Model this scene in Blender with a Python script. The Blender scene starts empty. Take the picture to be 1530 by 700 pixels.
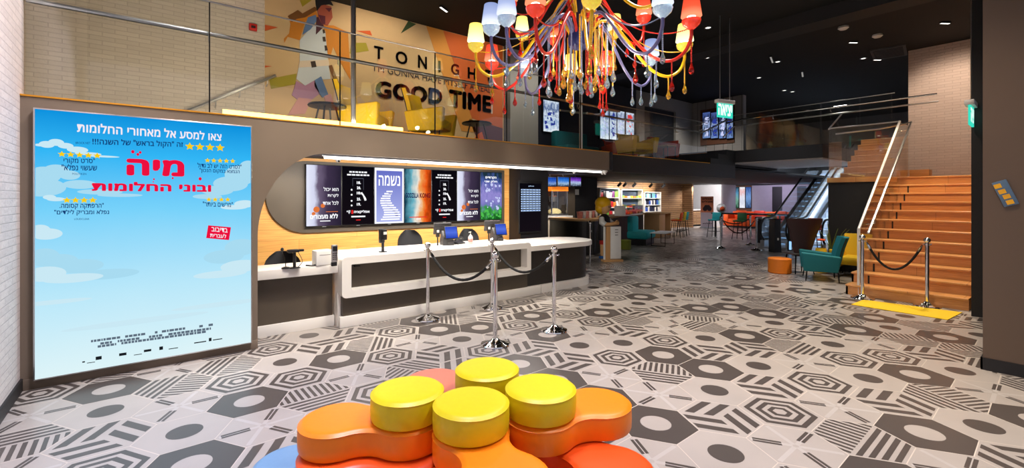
import bpy, bmesh, math, random
from math import sin, cos, pi, radians, sqrt, atan2, hypot
from mathutils import Vector, Matrix
sc = bpy.context.scene
COL = sc.collection
# ------------------------------------------------------------------ camera
EYE, FPX, CX, HY = 1.7, 678.0, 765.0, 296.0       # eye height, focal length in px of a 1530 px frame, principal column, horizon row
CA, SA = 0.7826, 0.6225                            # the building is turned 38.5 degrees to the view
cam = bpy.data.objects.new('camera', bpy.data.cameras.new('camera'))
COL.objects.link(cam)
cam.location = (0, 0, EYE)
cam.rotation_euler = (pi / 2, 0, -math.atan2(SA, CA))
cam.data.sensor_width = 36
cam.data.lens = 36 * FPX / 1530
cam.data.shift_y = -54 / 1530
cam.data.clip_end = 200
sc.camera = cam
# ------------------------------------------------------------------ exposure, world, lights
sc.view_settings.view_transform = 'Standard'
sc.view_settings.look = 'None'
sc.view_settings.gamma = 1
sc.view_settings.use_curve_mapping = False
sc.view_settings.exposure = 0.0
sc.cycles.transparent_max_bounces = 32
w = bpy.data.worlds.new('world'); sc.world = w; w.use_nodes = True
w.node_tree.nodes['Background'].inputs[0].default_value = (0.84, 0.84, 1.0, 1)
w.node_tree.nodes['Background'].inputs[1].default_value = 0.50

def lamp(kind, loc, power, col=(1, 1, 1), target=None, size=.3, size_y=None, spot=100, blend=.6):
    d = bpy.data.lights.new('scene_light', kind); d.energy = power; d.color = col
    if kind == 'AREA':
        d.size = size
        if size_y: d.shape = 'RECTANGLE'; d.size_y = size_y
    else:
        d.shadow_soft_size = size
    if kind == 'SPOT': d.spot_size = radians(spot); d.spot_blend = blend
    o = bpy.data.objects.new('scene_light', d); COL.objects.link(o); o.location = loc
    if target is not None:
        o.rotation_euler = (Vector(target) - Vector(loc)).to_track_quat('-Z', 'Y').to_euler()
    return o
WARM = (1.0, .80, .58); NEUT = (1.0, .93, .85); COOL = (.78, .84, 1.0)
# spots added under the ceiling to light the hall, no fittings at these places
HALL_SPOTS = [(1.3, 2.4), (3.8, 1.6), (4.2, 2.9), (6.6, 2.6), (5.0, 1.0), (9.0, 4.4), (8.2, 1.8), (11.6, 5.0), (2.6, .2)]
for x, y in HALL_SPOTS:
    lamp('SPOT', (x, y, 5.1), (720 if x < 2 else 370) if x < 7 else 270, (.68, .69, 1) if x < 2 else (1, .91, .82) if x < 4.5 else (.95, .95, 1) if y > 3 else (1, .83, .66), (x, y, 0), .25, spot=92, blend=.8)
for x, y in [(2.4, 6.35), (3.9, 6.35), (5.4, 6.35)]:
    lamp('AREA', (x, y + .15, 2.23), 66, (1, .93, .83), (x, y + .9, 0), 1.3, .12)
# wash on the oak wall, the mezzanine, the stairs
for x in (1.6, 3.2, 4.8):
    lamp('SPOT', (x, 7.2, 2.2), 24, (1, .82, .60), (x, 8.1, .7), .1, spot=120)
for x in (3.2, 5.2):
    lamp('SPOT', (x, 6.7, 5.0), 85, (1, .84, .62), (x + .2, 8.3, 3.9), .15, spot=100)
lamp('SPOT', (7.2, 7.1, 5.0), 75, (1, .93, .84), (7.0, 8.3, 3.7), .12, spot=90)  # spot added to brighten the concrete wall
lamp('SPOT', (10.4, 9.35, 2.42), 40, (1, .94, .86), (10.7, 10.4, .9), .1, spot=140)  # spot added over the popcorn tubs, which other light misses
lamp('SPOT', (.6, 6.7, 5.0), 9, (1, .84, .62), (.6, 8.3, 3.9), .15, spot=100)
for x in (1.5, 2.9, 4.5):  # spots added from above to brighten the counter front
    lamp('SPOT', (x, 3.8, 5.1), 640 if x < 4 else 330, (1, .92, .80), (x, 6.0, .6 if x < 4 else .3), .2, spot=44 if x < 4 else 34, blend=.7)
lamp('SPOT', (1.0, 3.2, 5.1), 300, (1, .86, .70), (.6, 5.8, 1.9), .2, spot=56, blend=.9)
lamp('SPOT', (11.2, 1.6, 5.0), 680, (1, .80, .55), (11.3, 1.8, 0), .2, spot=80)
lamp('SPOT', (12.4, 1.6, 5.0), 190, (1, .82, .66), (14.1, 1.7, 3.3), .2, spot=90)
# spots added to brighten the left wall, the escalators and the far white wall
lamp('SPOT', (.9, 2.6, 5.0), 600, (.92, .88, 1), (-.9, 3.6, 1.4), .3, spot=80)
lamp('SPOT', (.6, 4.6, 5.0), 380, (1, .90, .90), (-.9, 5.0, 2.6), .3, spot=80)
lamp('SPOT', (16.9, 6.0, 4.9), 2600, (.78, .88, 1), (19.5, 6.0, 1.2), .2, spot=80)
lamp('SPOT', (24.8, 13.0, 2.4), 240, (1, .97, .95), (26.6, 14.6, 1.3), .1, spot=120)
# under the mezzanine
for x, y, p in [(9.5, 7.4, 60), (12.5, 8.3, 70), (15.5, 8.8, 80), (18.5, 10.2, 110), (22.5, 11.5, 190), (24.2, 13.6, 260), (21, 8.6, 110)]:
    lamp('SPOT', (x, y, 2.5), p, (.95, .93, 1), (x, y, 0), .12, spot=150)
for x, y in [(10.8, 10.3), (18.0, 13.0), (20.5, 13.1)]:
    lamp('SPOT', (x, y, 2.43), 190, (1, .93, .84), (x + .2, y + 1.2, 1.4), .1, spot=125)
lamp('SPOT', (26.2, 10.9, 2.4), 200, (.80, .72, 1), (28.4, 10.9, 1.2), .1, spot=130)
lamp('SPOT', (26.2, 7.6, 2.4), 160, (.75, .72, 1), (28.4, 7.6, 1.2), .1, spot=130)
# upper level behind the balustrades
for x, y, p in [(9.8, 6.9, 150), (14.0, 7.8, 200), (14.6, 4.2, 60), (20.5, 3.4, 420), (19.5, 8, 260)]:
    lamp('SPOT', (x, y, 5.1), p, (1, .9, .82), (x, y, 0), .15, spot=130)

# ------------------------------------------------------------------ rays (pixel of the frame -> point on a real plane)
def ray(u, v):
    t = (u - CX) / FPX
    return (CA * t + SA, -SA * t + CA, -(v - HY) / FPX)
def fl(u, v, z=0.0):
    d = ray(u, v); k = (z - EYE) / d[2]; return Vector((d[0] * k, d[1] * k, z))
def ay(u, v, y):
    d = ray(u, v); k = y / d[1]; return Vector((d[0] * k, y, EYE + d[2] * k))
def ax(u, v, x):
    d = ray(u, v); k = x / d[0]; return Vector((x, d[1] * k, EYE + d[2] * k))
def cw(X, Y):                                      # view-aligned ground coordinates -> building coordinates
    return Vector((CA * X + SA * Y, -SA * X + CA * Y, 0))

# ------------------------------------------------------------------ materials
def lin(c):
    r = []
    for v in c[:3]:
        v = v / 255.0
        r.append(v / 12.92 if v <= .04045 else ((v + .055) / 1.055) ** 2.4)
    return (r[0], r[1], r[2], 1)
MATS = {}
def mat(name, col, rough=.5, metal=0.0, emit=0.0, var=.08, scale=9.0, bump=0.0, coat=0.0, emit_col=None, stretch=None, sheen=0):
    m = bpy.data.materials.new(name); m.use_nodes = True; MATS[name] = m
    nt = m.node_tree; b = nt.nodes['Principled BSDF']
    c = lin(col)
    b.inputs['Roughness'].default_value = rough; b.inputs['Metallic'].default_value = metal
    tc = nt.nodes.new('ShaderNodeTexCoord'); mp = nt.nodes.new('ShaderNodeMapping'); nz = nt.nodes.new('ShaderNodeTexNoise')
    nt.links.new(tc.outputs['Object'], mp.inputs[0]); nt.links.new(mp.outputs[0], nz.inputs['Vector'])
    if stretch: mp.inputs['Scale'].default_value = stretch
    nz.inputs['Scale'].default_value = scale; nz.inputs['Detail'].default_value = 4
    mx = nt.nodes.new('ShaderNodeMix'); mx.data_type = 'RGBA'
    mx.inputs[6].default_value = tuple(v * (1 - var) for v in c[:3]) + (1,)
    mx.inputs[7].default_value = tuple(min(1, v * (1 + var)) for v in c[:3]) + (1,)
    nt.links.new(nz.outputs['Fac'], mx.inputs[0]); nt.links.new(mx.outputs[2], b.inputs['Base Color'])
    if bump:
        bp = nt.nodes.new('ShaderNodeBump'); bp.inputs['Strength'].default_value = bump; bp.inputs['Distance'].default_value = .01
        nt.links.new(nz.outputs['Fac'], bp.inputs['Height']); nt.links.new(bp.outputs[0], b.inputs['Normal'])
    if coat: b.inputs['Coat Weight'].default_value = coat; b.inputs['Coat Roughness'].default_value = .08
    if sheen: b.inputs['Sheen Weight'].default_value = sheen
    if emit:
        b.inputs['Emission Strength'].default_value = emit
        if emit_col: b.inputs['Emission Color'].default_value = lin(emit_col)
        else: nt.links.new(mx.outputs[2], b.inputs['Emission Color'])
    return m
def glow(name, col, s=1.0):                        # printed or pixel colour of a backlit face
    m = bpy.data.materials.new(name); m.use_nodes = True; MATS[name] = m
    nt = m.node_tree; nt.nodes.remove(nt.nodes['Principled BSDF'])
    e = nt.nodes.new('ShaderNodeEmission'); e.inputs[0].default_value = lin(col); e.inputs[1].default_value = s
    nt.links.new(e.outputs[0], nt.nodes['Material Output'].inputs[0]); return m
def glow_ramp(name, stops, s=1.0, axis='Z', noise=0.0, nscale=3.0):   # stops over generated coordinate
    m = glow(name, stops[0][1], s); nt = m.node_tree; e = [n for n in nt.nodes if n.type == 'EMISSION'][0]
    tc = nt.nodes.new('ShaderNodeTexCoord'); sx = nt.nodes.new('ShaderNodeSeparateXYZ'); r = nt.nodes.new('ShaderNodeValToRGB')
    nt.links.new(tc.outputs['Generated'], sx.inputs[0])
    src = sx.outputs[axis]
    if noise:
        nz = nt.nodes.new('ShaderNodeTexNoise'); nz.inputs['Scale'].default_value = nscale; nz.inputs['Detail'].default_value = 5
        nt.links.new(tc.outputs['Generated'], nz.inputs['Vector'])
        ma = nt.nodes.new('ShaderNodeMath'); ma.operation = 'MULTIPLY_ADD'; ma.inputs[1].default_value = noise
        mb_ = nt.nodes.new('ShaderNodeMath'); mb_.operation = 'SUBTRACT'; mb_.inputs[1].default_value = .5
        nt.links.new(nz.outputs['Fac'], mb_.inputs[0]); nt.links.new(mb_.outputs[0], ma.inputs[0]); nt.links.new(src, ma.inputs[2]); src = ma.outputs[0]
    nt.links.new(src, r.inputs[0]); nt.links.new(r.outputs[0], e.inputs[0])
    el = r.color_ramp.elements
    while len(el) < len(stops): el.new(.5)
    for k, (p, c) in enumerate(stops): el[k].position = p; el[k].color = lin(c)
    return m
def glass(name, tint=(.96, .98, .97), refl=1.0, rough=0.0):
    m = bpy.data.materials.new(name); m.use_nodes = True; nt = m.node_tree; nt.nodes.remove(nt.nodes['Principled BSDF'])
    t = nt.nodes.new('ShaderNodeBsdfTransparent'); t.inputs[0].default_value = tint + (1,)
    g = nt.nodes.new('ShaderNodeBsdfGlossy'); g.inputs['Roughness'].default_value = rough; g.inputs['Color'].default_value = (1, 1, 1, 1)
    f = nt.nodes.new('ShaderNodeLayerWeight'); pw = nt.nodes.new('ShaderNodeMath'); pw.operation = 'POWER'; pw.inputs[1].default_value = 5; nt.links.new(f.outputs['Facing'], pw.inputs[0])
    mu = nt.nodes.new('ShaderNodeMath'); mu.operation = 'MULTIPLY_ADD'; mu.inputs[1].default_value = .96 * refl; mu.inputs[2].default_value = .04 * refl; f = pw
    mx = nt.nodes.new('ShaderNodeMixShader')
    nt.links.new(f.outputs[0], mu.inputs[0]); nt.links.new(mu.outputs[0], mx.inputs[0]); nt.links.new(t.outputs[0], mx.inputs[1]); nt.links.new(g.outputs[0], mx.inputs[2])
    nt.links.new(mx.outputs[0], nt.nodes['Material Output'].inputs[0]); return m
def brick(name, c1, c2, mortar, bw=.24, bh=.065, swap='XZ', bump=.5, rough=.75):
    m = bpy.data.materials.new(name); m.use_nodes = True; nt = m.node_tree; b = nt.nodes['Principled BSDF']; b.inputs['Roughness'].default_value = rough
    tc = nt.nodes.new('ShaderNodeTexCoord'); sx = nt.nodes.new('ShaderNodeSeparateXYZ'); cx = nt.nodes.new('ShaderNodeCombineXYZ')
    nt.links.new(tc.outputs['Object'], sx.inputs[0]); nt.links.new(sx.outputs[swap[0]], cx.inputs[0]); nt.links.new(sx.outputs[swap[1]], cx.inputs[1])
    br = nt.nodes.new('ShaderNodeTexBrick'); nt.links.new(cx.outputs[0], br.inputs['Vector'])
    br.inputs['Color1'].default_value = lin(c1); br.inputs['Color2'].default_value = lin(c2); br.inputs['Mortar'].default_value = lin(mortar)
    br.inputs['Scale'].default_value = 1; br.inputs['Brick Width'].default_value = bw; br.inputs['Row Height'].default_value = bh
    br.inputs['Mortar Size'].default_value = .006; br.inputs['Mortar Smooth'].default_value = .4
    nz = nt.nodes.new('ShaderNodeTexNoise'); nz.inputs['Scale'].default_value = 22; nz.inputs['Detail'].default_value = 5
    nt.links.new(cx.outputs[0], nz.inputs['Vector'])
    ad = nt.nodes.new('ShaderNodeMath'); ad.operation = 'MULTIPLY_ADD'; ad.inputs[1].default_value = -.9
    nt.links.new(br.outputs['Fac'], ad.inputs[0]); nt.links.new(nz.outputs['Fac'], ad.inputs[2])
    bp = nt.nodes.new('ShaderNodeBump'); bp.inputs['Strength'].default_value = bump; bp.inputs['Distance'].default_value = .02
    nt.links.new(ad.outputs[0], bp.inputs['Height']); nt.links.new(bp.outputs[0], b.inputs['Normal']); nt.links.new(br.outputs['Color'], b.inputs['Base Color'])
    return m
def planks(name, c1, c2, gap, pw=1.6, ph=.16, swap='XZ', rough=.45, gapsize=.003, grain=.5):
    m = brick(name, c1, c2, gap, pw, ph, swap, .15, rough); nt = m.node_tree
    br = [n for n in nt.nodes if n.type == 'TEX_BRICK'][0]; br.inputs['Mortar Size'].default_value = gapsize; br.inputs['Mortar Smooth'].default_value = 0
    nz = [n for n in nt.nodes if n.type == 'TEX_NOISE'][0]
    cx = [n for n in nt.nodes if n.type == 'COMBXYZ'][0]
    mp = nt.nodes.new('ShaderNodeMapping'); mp.inputs['Scale'].default_value = (.12, 3, 1)
    nt.links.new(cx.outputs[0], mp.inputs[0]); nt.links.new(mp.outputs[0], nz.inputs['Vector'])
    mx = nt.nodes.new('ShaderNodeMix'); mx.data_type = 'RGBA'; mx.blend_type = 'OVERLAY'; mx.inputs[0].default_value = grain
    b = nt.nodes['Principled BSDF']
    nt.links.new(br.outputs['Color'], mx.inputs[6]); nt.links.new(nz.outputs['Fac'], mx.inputs[7]); nt.links.new(mx.outputs[2], b.inputs['Base Color'])
    return m
M = dict(
 white_brick_left=brick('white_brick_left', (226, 218, 214), (214, 206, 203), (204, 196, 194), swap='YZ', bump=.35),
 white_brick=brick('white_brick', (216, 206, 194), (206, 196, 184), (192, 182, 171), .26, .06, bump=.4),
 pink_brick=brick('pink_brick', (205, 184, 170), (197, 176, 162), (184, 164, 151), .26, .062, 'YZ', .6),
 taupe=mat('taupe_render', (116, 101, 86), .7, var=.07, scale=3), pier=mat('pier_paint', (100, 82, 68), .5, var=.05, scale=2),
 black_paint=mat('black_paint', (16, 16, 19), .6), black_wall=mat('black_wall', (26, 25, 27), .7), ceiling=mat('black_ceiling', (9, 9, 11), .8),
 dark_fascia=mat('dark_fascia', (25, 24, 27), .5), charcoal=mat('charcoal_panel', (80, 70, 58), .5, var=.12, scale=4), counter_black=mat('counter_black', (30, 27, 25), .4),
 navy_wall=mat('navy_wall', (38, 40, 54), .6), concrete=mat('concrete', (150, 146, 142), .7, var=.1, scale=2.5), white_wall=mat('white_wall', (205, 203, 206), .6),
 lilac_wall=mat('lilac_wall', (160, 156, 166), .6), gold=mat('gold_edge', (215, 150, 40), .35, .4),
 oak=planks('oak_boards', (230, 174, 98), (214, 152, 76), (184, 128, 62), 1.9, .17), slat_oak=planks('slatted_wood', (186, 146, 104), (160, 120, 82), (92, 66, 44), 2.4, .11, gapsize=.012),
 slat_oak_x=planks('slatted_wood_side', (186, 146, 104), (160, 120, 82), (92, 66, 44), 2.4, .11, 'YZ', gapsize=.012),
 stair_oak=planks('stair_oak', (222, 160, 96), (206, 142, 80), (160, 104, 56), 1.3, 3.0, 'YX', .35), stair_riser=planks('stair_oak_riser', (212, 148, 86), (196, 130, 72), (160, 104, 56), 1.7, .36, 'YZ', .4),
 white_solid=mat('white_solid_surface', (232, 228, 222), .25, var=.02), cream=mat('cream_laminate', (214, 200, 178), .4), plain_oak=mat('plain_oak', (196, 150, 98), .5, var=.15, scale=5, stretch=(6, 6, .6)),
 brown_frame=mat('brown_board', (96, 58, 36), .6),
 chrome=mat('chrome', (235, 235, 235), .08, 1.0, var=.02), steel=mat('brushed_steel', (200, 200, 202), .28, 1.0, var=.05), white_rail=mat('white_steel', (226, 226, 228), .3),
 rope=mat('black_rope', (14, 13, 14), .8, bump=1.0, scale=60), black_plastic=mat('black_plastic', (22, 22, 24), .4), grey_plastic=mat('grey_plastic', (66, 64, 66), .45), white_plastic=mat('white_plastic', (228, 226, 222), .4),
 black_fabric=mat('black_fabric', (34, 34, 38), .85, bump=.3, scale=80), black_metal=mat('black_metal', (18, 18, 20), .35, .6),
 tile_light=mat('light_tile', (173, 165, 158), .30, var=.09, scale=3.2), tile_dark=mat('dark_tile', (80, 73, 69), .30, var=.1, scale=3.2), grout=mat('grout', (206, 196, 184), .7), tile_streak=mat('pale_tile_streak', (184, 178, 173), .34, var=.05),
 yellow_leather=mat('yellow_leather', (224, 204, 16), .42, var=.04, bump=.06, scale=30), orange_leather=mat('orange_leather', (248, 134, 12), .40, var=.04, bump=.06, scale=30),
 red_leather=mat('red_orange_leather', (228, 80, 16), .40, var=.04, bump=.06, scale=30), blue_leather=mat('blue_leather', (112, 150, 186), .45, var=.04, scale=30), salmon_leather=mat('salmon_leather', (214, 118, 92), .42, var=.04, scale=30),
 teal=mat('teal_fabric', (12, 112, 120), .75, var=.07, bump=.15, scale=70), bright_teal=mat('bright_teal', (30, 168, 172), .6), yellow_fabric=mat('yellow_fabric', (226, 184, 20), .7, var=.06, bump=.15, scale=60),
 orange_fabric=mat('orange_fabric', (226, 122, 18), .6), sofa_orange=mat('sofa_orange', (232, 84, 16), .7), green_fabric=mat('olive_green', (128, 138, 44), .6), dark_green=mat('green_chair', (48, 112, 60), .6),
 red_fabric=mat('red_fabric', (206, 58, 30), .6), maroon=mat('maroon_panel', (46, 18, 22), .5), mat_yellow=mat('yellow_mat', (240, 200, 8), .7, bump=.4, scale=90),
 glass=glass('clear_glass'), dark_glass=glass('smoky_glass', (.55, .55, .56)), led=glow('led_strip', (255, 250, 244), 5.0), led_warm=glow('led_warm', (255, 206, 110), 5.0), lamp_face=glow('downlight_face', (255, 250, 240), 3.0),
 blue_step=mat('escalator_step', (176, 188, 204), .4, .3), blue_led_glint=glow('blue_led_glint', (150, 200, 255), 1.2),
 skin=mat('toy_skin', (226, 172, 116), .4), toy_yellow=mat('toy_hair', (246, 186, 10), .4), toy_red=mat('toy_red', (206, 36, 24), .45), toy_blue=mat('toy_blue', (50, 104, 176), .45), toy_black=mat('toy_black', (30, 26, 30), .5),
 leaf=mat('leaf', (106, 124, 60), .5), pot=mat('pot', (60, 54, 50), .6),
)

# ------------------------------------------------------------------ mesh builder
class MB:
    def __init__(s): s.v = []; s.f = []; s.mi = []; s.sm = []; s.m = 0
    def add(s, vs, fs, T=None, smooth=False):
        o = len(s.v)
        if T is not None: vs = [T @ Vector(p) for p in vs]
        s.v += [tuple(p) for p in vs]; s.f += [[i + o for i in f] for f in fs]; s.mi += [s.m] * len(fs); s.sm += [smooth] * len(fs); return s
    def box(s, x0, x1, y0, y1, z0, z1, b=0, T=None, seg=2):
        if not b:
            vs = [(x, y, z) for x in (x0, x1) for y in (y0, y1) for z in (z0, z1)]
            return s.add(vs, [(0, 1, 3, 2), (4, 6, 7, 5), (0, 4, 5, 1), (2, 3, 7, 6), (0, 2, 6, 4), (1, 5, 7, 3)], T)
        bm = bmesh.new(); bmesh.ops.create_cube(bm, size=1)
        for q in bm.verts: q.co = Vector(((x0 + x1) / 2 + q.co.x * (x1 - x0), (y0 + y1) / 2 + q.co.y * (y1 - y0), (z0 + z1) / 2 + q.co.z * (z1 - z0)))
        bmesh.ops.bevel(bm, geom=bm.edges[:], offset=b, segments=seg, affect='EDGES', profile=.5)
        bm.verts.index_update()
        s.add([q.co.copy() for q in bm.verts], [[q.index for q in f.verts] for f in bm.faces], T, seg > 1); bm.free(); return s
    def cbox(s, c, d, b=0, T=None, seg=2):
        return s.box(c[0] - d[0] / 2, c[0] + d[0] / 2, c[1] - d[1] / 2, c[1] + d[1] / 2, c[2] - d[2] / 2, c[2] + d[2] / 2, b, T, seg)
    def lathe(s, prof, c=(0, 0, 0), n=24, T=None, smooth=True):
        vs = []; fs = []
        for (r, z) in prof:
            for k in range(n): a = 2 * pi * k / n; vs.append((c[0] + r * cos(a), c[1] + r * sin(a), c[2] + z))
        for i in range(len(prof) - 1):
            for k in range(n): k2 = (k + 1) % n; fs.append((i * n + k, i * n + k2, (i + 1) * n + k2, (i + 1) * n + k))
        if prof[0][0] > 1e-4: fs.append(tuple(range(n))[::-1])
        if prof[-1][0] > 1e-4: fs.append(tuple(range((len(prof) - 1) * n, len(prof) * n)))
        return s.add(vs, fs, T, smooth)
    def tube(s, pts, r, n=8, caps=True, closed=False):
        pts = [Vector(p) for p in pts]; N = len(pts); rs = r if isinstance(r, (list, tuple)) else [r] * N
        vs = []; fs = []; prev = None
        for i, p in enumerate(pts):
            a = pts[(i - 1) % N] if (closed or i > 0) else p; b_ = pts[(i + 1) % N] if (closed or i < N - 1) else p
            t = (b_ - a).normalized()
            if prev is None:
                up = Vector((0, 0, 1)) if abs(t.z) < .9 else Vector((1, 0, 0)); x = t.cross(up).normalized()
            else:
                x = (prev - t * prev.dot(t)); x = x.normalized() if x.length > 1e-6 else t.orthogonal().normalized()
            prev = x; y = t.cross(x)
            for k in range(n): an = 2 * pi * k / n; vs.append(p + (x * cos(an) + y * sin(an)) * rs[i])
        for i in range(N if closed else N - 1):
            j = (i + 1) % N
            for k in range(n): k2 = (k + 1) % n; fs.append((i * n + k, i * n + k2, j * n + k2, j * n + k))
        if caps and not closed: fs.append(tuple(range(n))[::-1]); fs.append(tuple(range((N - 1) * n, N * n)))
        return s.add(vs, fs, None, True)
    def cyl(s, p0, p1, r, n=14): return s.tube([p0, p1], r, n)
    def prism(s, poly, a, b_, axis='z', T=None):
        f3 = {'z': lambda p, t: (p[0], p[1], t), 'y': lambda p, t: (p[0], t, p[1]), 'x': lambda p, t: (t, p[0], p[1])}[axis]
        n = len(poly); vs = [f3(p, a) for p in poly] + [f3(p, b_) for p in poly]
        fs = [tuple(range(n))[::-1], tuple(range(n, 2 * n))] + [(k, (k + 1) % n, n + (k + 1) % n, n + k) for k in range(n)]
        return s.add(vs, fs, T)
    def ball(s, c, r, sc_=(1, 1, 1), n=14, T=None):
        prof = [(max(1e-5, sin(pi * k / (n // 2 + 1))) * r, -cos(pi * k / (n // 2 + 1)) * r) for k in range(n // 2 + 2)]
        vs = []; fs = []; m_ = len(prof)
        for (q, z) in prof:
            for k in range(n): a = 2 * pi * k / n; vs.append((c[0] + q * cos(a) * sc_[0], c[1] + q * sin(a) * sc_[1], c[2] + z * sc_[2]))
        for i in range(m_ - 1):
            for k in range(n): k2 = (k + 1) % n; fs.append((i * n + k, i * n + k2, (i + 1) * n + k2, (i + 1) * n + k))
        return s.add(vs, fs, T, True)
    def poly(s, pts): return s.add(pts, [tuple(range(len(pts)))])
    def stack(s, outline, prof, T=None):           # outline (ccw xy) swept through (inset, z) rows, capped both ends
        n = len(outline); nor = []
        for k in range(n):
            a = Vector(outline[k - 1]); b_ = Vector(outline[(k + 1) % n]); t = (b_ - a).normalized(); nor.append(Vector((t.y, -t.x)))
        vs = []; fs = []
        for (ins, z) in prof:
            for k in range(n): p = Vector(outline[k]) - nor[k] * ins; vs.append((p.x, p.y, z))
        for i in range(len(prof) - 1):
            for k in range(n): k2 = (k + 1) % n; fs.append((i * n + k, i * n + k2, (i + 1) * n + k2, (i + 1) * n + k))
        fs.append(tuple(range(n))[::-1]); fs.append(tuple(range((len(prof) - 1) * n, len(prof) * n)))
        return s.add(vs, fs, T, True)
    def build(s, name, mats, parent=None, world=False):
        if not isinstance(mats, (list, tuple)): mats = [mats]
        vs = s.v
        if world and parent is not None:
            inv = (Matrix.Translation(parent.location) @ parent.rotation_euler.to_matrix().to_4x4()).inverted(); vs = [tuple(inv @ Vector(p)) for p in vs]
        me = bpy.data.meshes.new(name); me.from_pydata(vs, [], s.f)
        for m_ in mats: me.materials.append(M[m_] if isinstance(m_, str) else m_)
        me.polygons.foreach_set('material_index', s.mi); me.polygons.foreach_set('use_smooth', s.sm)
        bm = bmesh.new(); bm.from_mesh(me); bmesh.ops.recalc_face_normals(bm, faces=bm.faces)
        for e in bm.edges:
            if len(e.link_faces) == 2 and e.calc_face_angle(0) > .7: e.smooth = False
        bm.to_mesh(me); bm.free()
        o = bpy.data.objects.new(name, me); COL.objects.link(o)
        if parent is not None: o.parent = parent
        return o
def tag(o, label, cat, group=None, kind=None):
    o['label'] = label; o['category'] = cat
    if group: o['group'] = group
    if kind: o['kind'] = kind
    return o
def thing(name, label, cat, loc=(0, 0, 0), rot=0.0, group=None):
    o = bpy.data.objects.new(name, None); o.empty_display_size = .1; COL.objects.link(o)
    o.location = loc; o.rotation_euler = (0, 0, rot); return tag(o, label, cat, group)
def struct(o): o['kind'] = 'structure'; return o
def kids(o): return [c for c in bpy.data.objects if c.parent == o]
def dup(root, loc, rot, label, group=None):
    r = root.copy(); COL.objects.link(r); r.location = loc; r.rotation_euler = (0, 0, rot); r['label'] = label
    if group: r['group'] = group
    for ch in kids(root):
        c = ch.copy(); COL.objects.link(c); c.parent = r
        for g in kids(ch):
            d = g.copy(); COL.objects.link(d); d.parent = c
    return r
# ------------------------------------------------------------------ lettering
_tx = {}
def glyphs(txt, bold=0.0):
    key = (txt, bold)
    if key not in _tx:
        cu = bpy.data.curves.new('lettering', 'FONT'); cu.body = txt; cu.size = 1; cu.space_character = 1 + bold * 1.6; cu.resolution_u = 3; cu.fill_mode = 'FRONT'
        ob = bpy.data.objects.new('lettering', cu); me = ob.to_mesh()
        v0 = [v.co.copy() for v in me.vertices]; f0 = [tuple(p.vertices) for p in me.polygons]; vs = []; fs = []
        for dx, dy in ((0, 0), (1, 0), (-1, 0), (0, .8), (0, -.8), (.7, .6), (-.7, .6), (.7, -.6), (-.7, -.6)) if bold > .012 else ((0, 0),):
            o_ = len(vs); vs += [v + Vector((dx * bold, dy * bold, 0)) for v in v0]; fs += [tuple(i + o_ for i in f) for f in f0]
        ob.to_mesh_clear(); bpy.data.objects.remove(ob); bpy.data.curves.remove(cu)
        x0 = min(v.x for v in vs); x1 = max(v.x for v in vs); y0 = min(v.y for v in vs); y1 = max(v.y for v in vs)
        _tx[key] = (vs, fs, x0, x1, y0, y1)
    return _tx[key]
def heb(t): return t[::-1]
def letter(mb, txt, p0, p1, h, f3, bold=0.0):      # fit text between plane points p0..p1 (left, right baseline) with body height h; f3 maps plane -> 3D
    vs, fs, x0, x1, y0, y1 = glyphs(txt, bold)
    kx = (p1[0] - p0[0]) / (x1 - x0); ky = h / (y1 - y0)
    out = []
    for v in vs:
        a = (v.x - x0) * kx; t = a / (p1[0] - p0[0]); out.append(f3(p0[0] + a, p0[1] + (p1[1] - p0[1]) * t + (v.y - y0) * ky))
    mb.add(out, fs)
def star(c, r, r2=.45, n=5): return [(c[0] + (r if k % 2 == 0 else r * r2) * sin(pi * k / n), c[1] + (r if k % 2 == 0 else r * r2) * cos(pi * k / n)) for k in range(2 * n)]
def disc2(c, r, n=20, sx=1, sy=1): return [(c[0] + r * sx * cos(2 * pi * k / n), c[1] + r * sy * sin(2 * pi * k / n)) for k in range(n)]
def catmull(pts, n=8):
    P = [Vector(p) for p in pts]; P = [P[0] * 2 - P[1]] + P + [P[-1] * 2 - P[-2]]; out = []
    for i in range(1, len(P) - 2):
        for k in range(n):
            t = k / n; a, b, c, d = P[i - 1], P[i], P[i + 1], P[i + 2]
            out.append(.5 * ((2 * b) + (c - a) * t + (2 * a - 5 * b + 4 * c - d) * t * t + (3 * b - a - 3 * c + d) * t ** 3))
    out.append(P[-2]); return out
random.seed(4)
# ================================================================== SETTING
# ---- floor of patterned hexagonal tiles
KS = EYE / 1.55
HO = (0.98790 * KS, 3.12047 * KS); HU = (0.47488 * KS, 0.080736 * KS); PITCH = hypot(*HU); HANG = atan2(HU[1], HU[0])
TILES = {}
def _t(kind, cells):
    for c in cells: TILES[c] = kind
_t('A', [(4, 1), (6, 1), (5, -1), (4, 3), (8, 3), (6, 4), (1, 1), (1, -1), (2, 2), (1, 4), (3, 5), (-1, 4), (-9, 2), (-7, 1), (-8, 4), (-9, 6), (-5, 5), (-2, 4)])
_t('B', [(5, 1), (4, -1), (6, -1), (7, 3), (5, 4), (0, 0), (1, 2), (0, 3), (2, 4), (-10, 3), (-7, 2), (-6, 0), (-7, 4), (-6, 6), (-5, 6), (-3, 3), (-3, 5)])
_t('C', [(4, 2), (5, 2), (3, 1), (2, 0), (3, 4), (0, 4), (-1, 3), (-11, 3), (-8, 3), (-7, 3), (-9, 5), (-7, 0), (-6, 4), (-7, 6), (-4, 4), (-4, 6)])
_t('D', [(4, 0), (5, -2), (6, 2), (4, 4), (1, 0), (2, 1), (1, 3), (2, 3), (-8, 1), (-8, 5), (-5, 4), (-3, 4), (-2, 3)])
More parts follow.
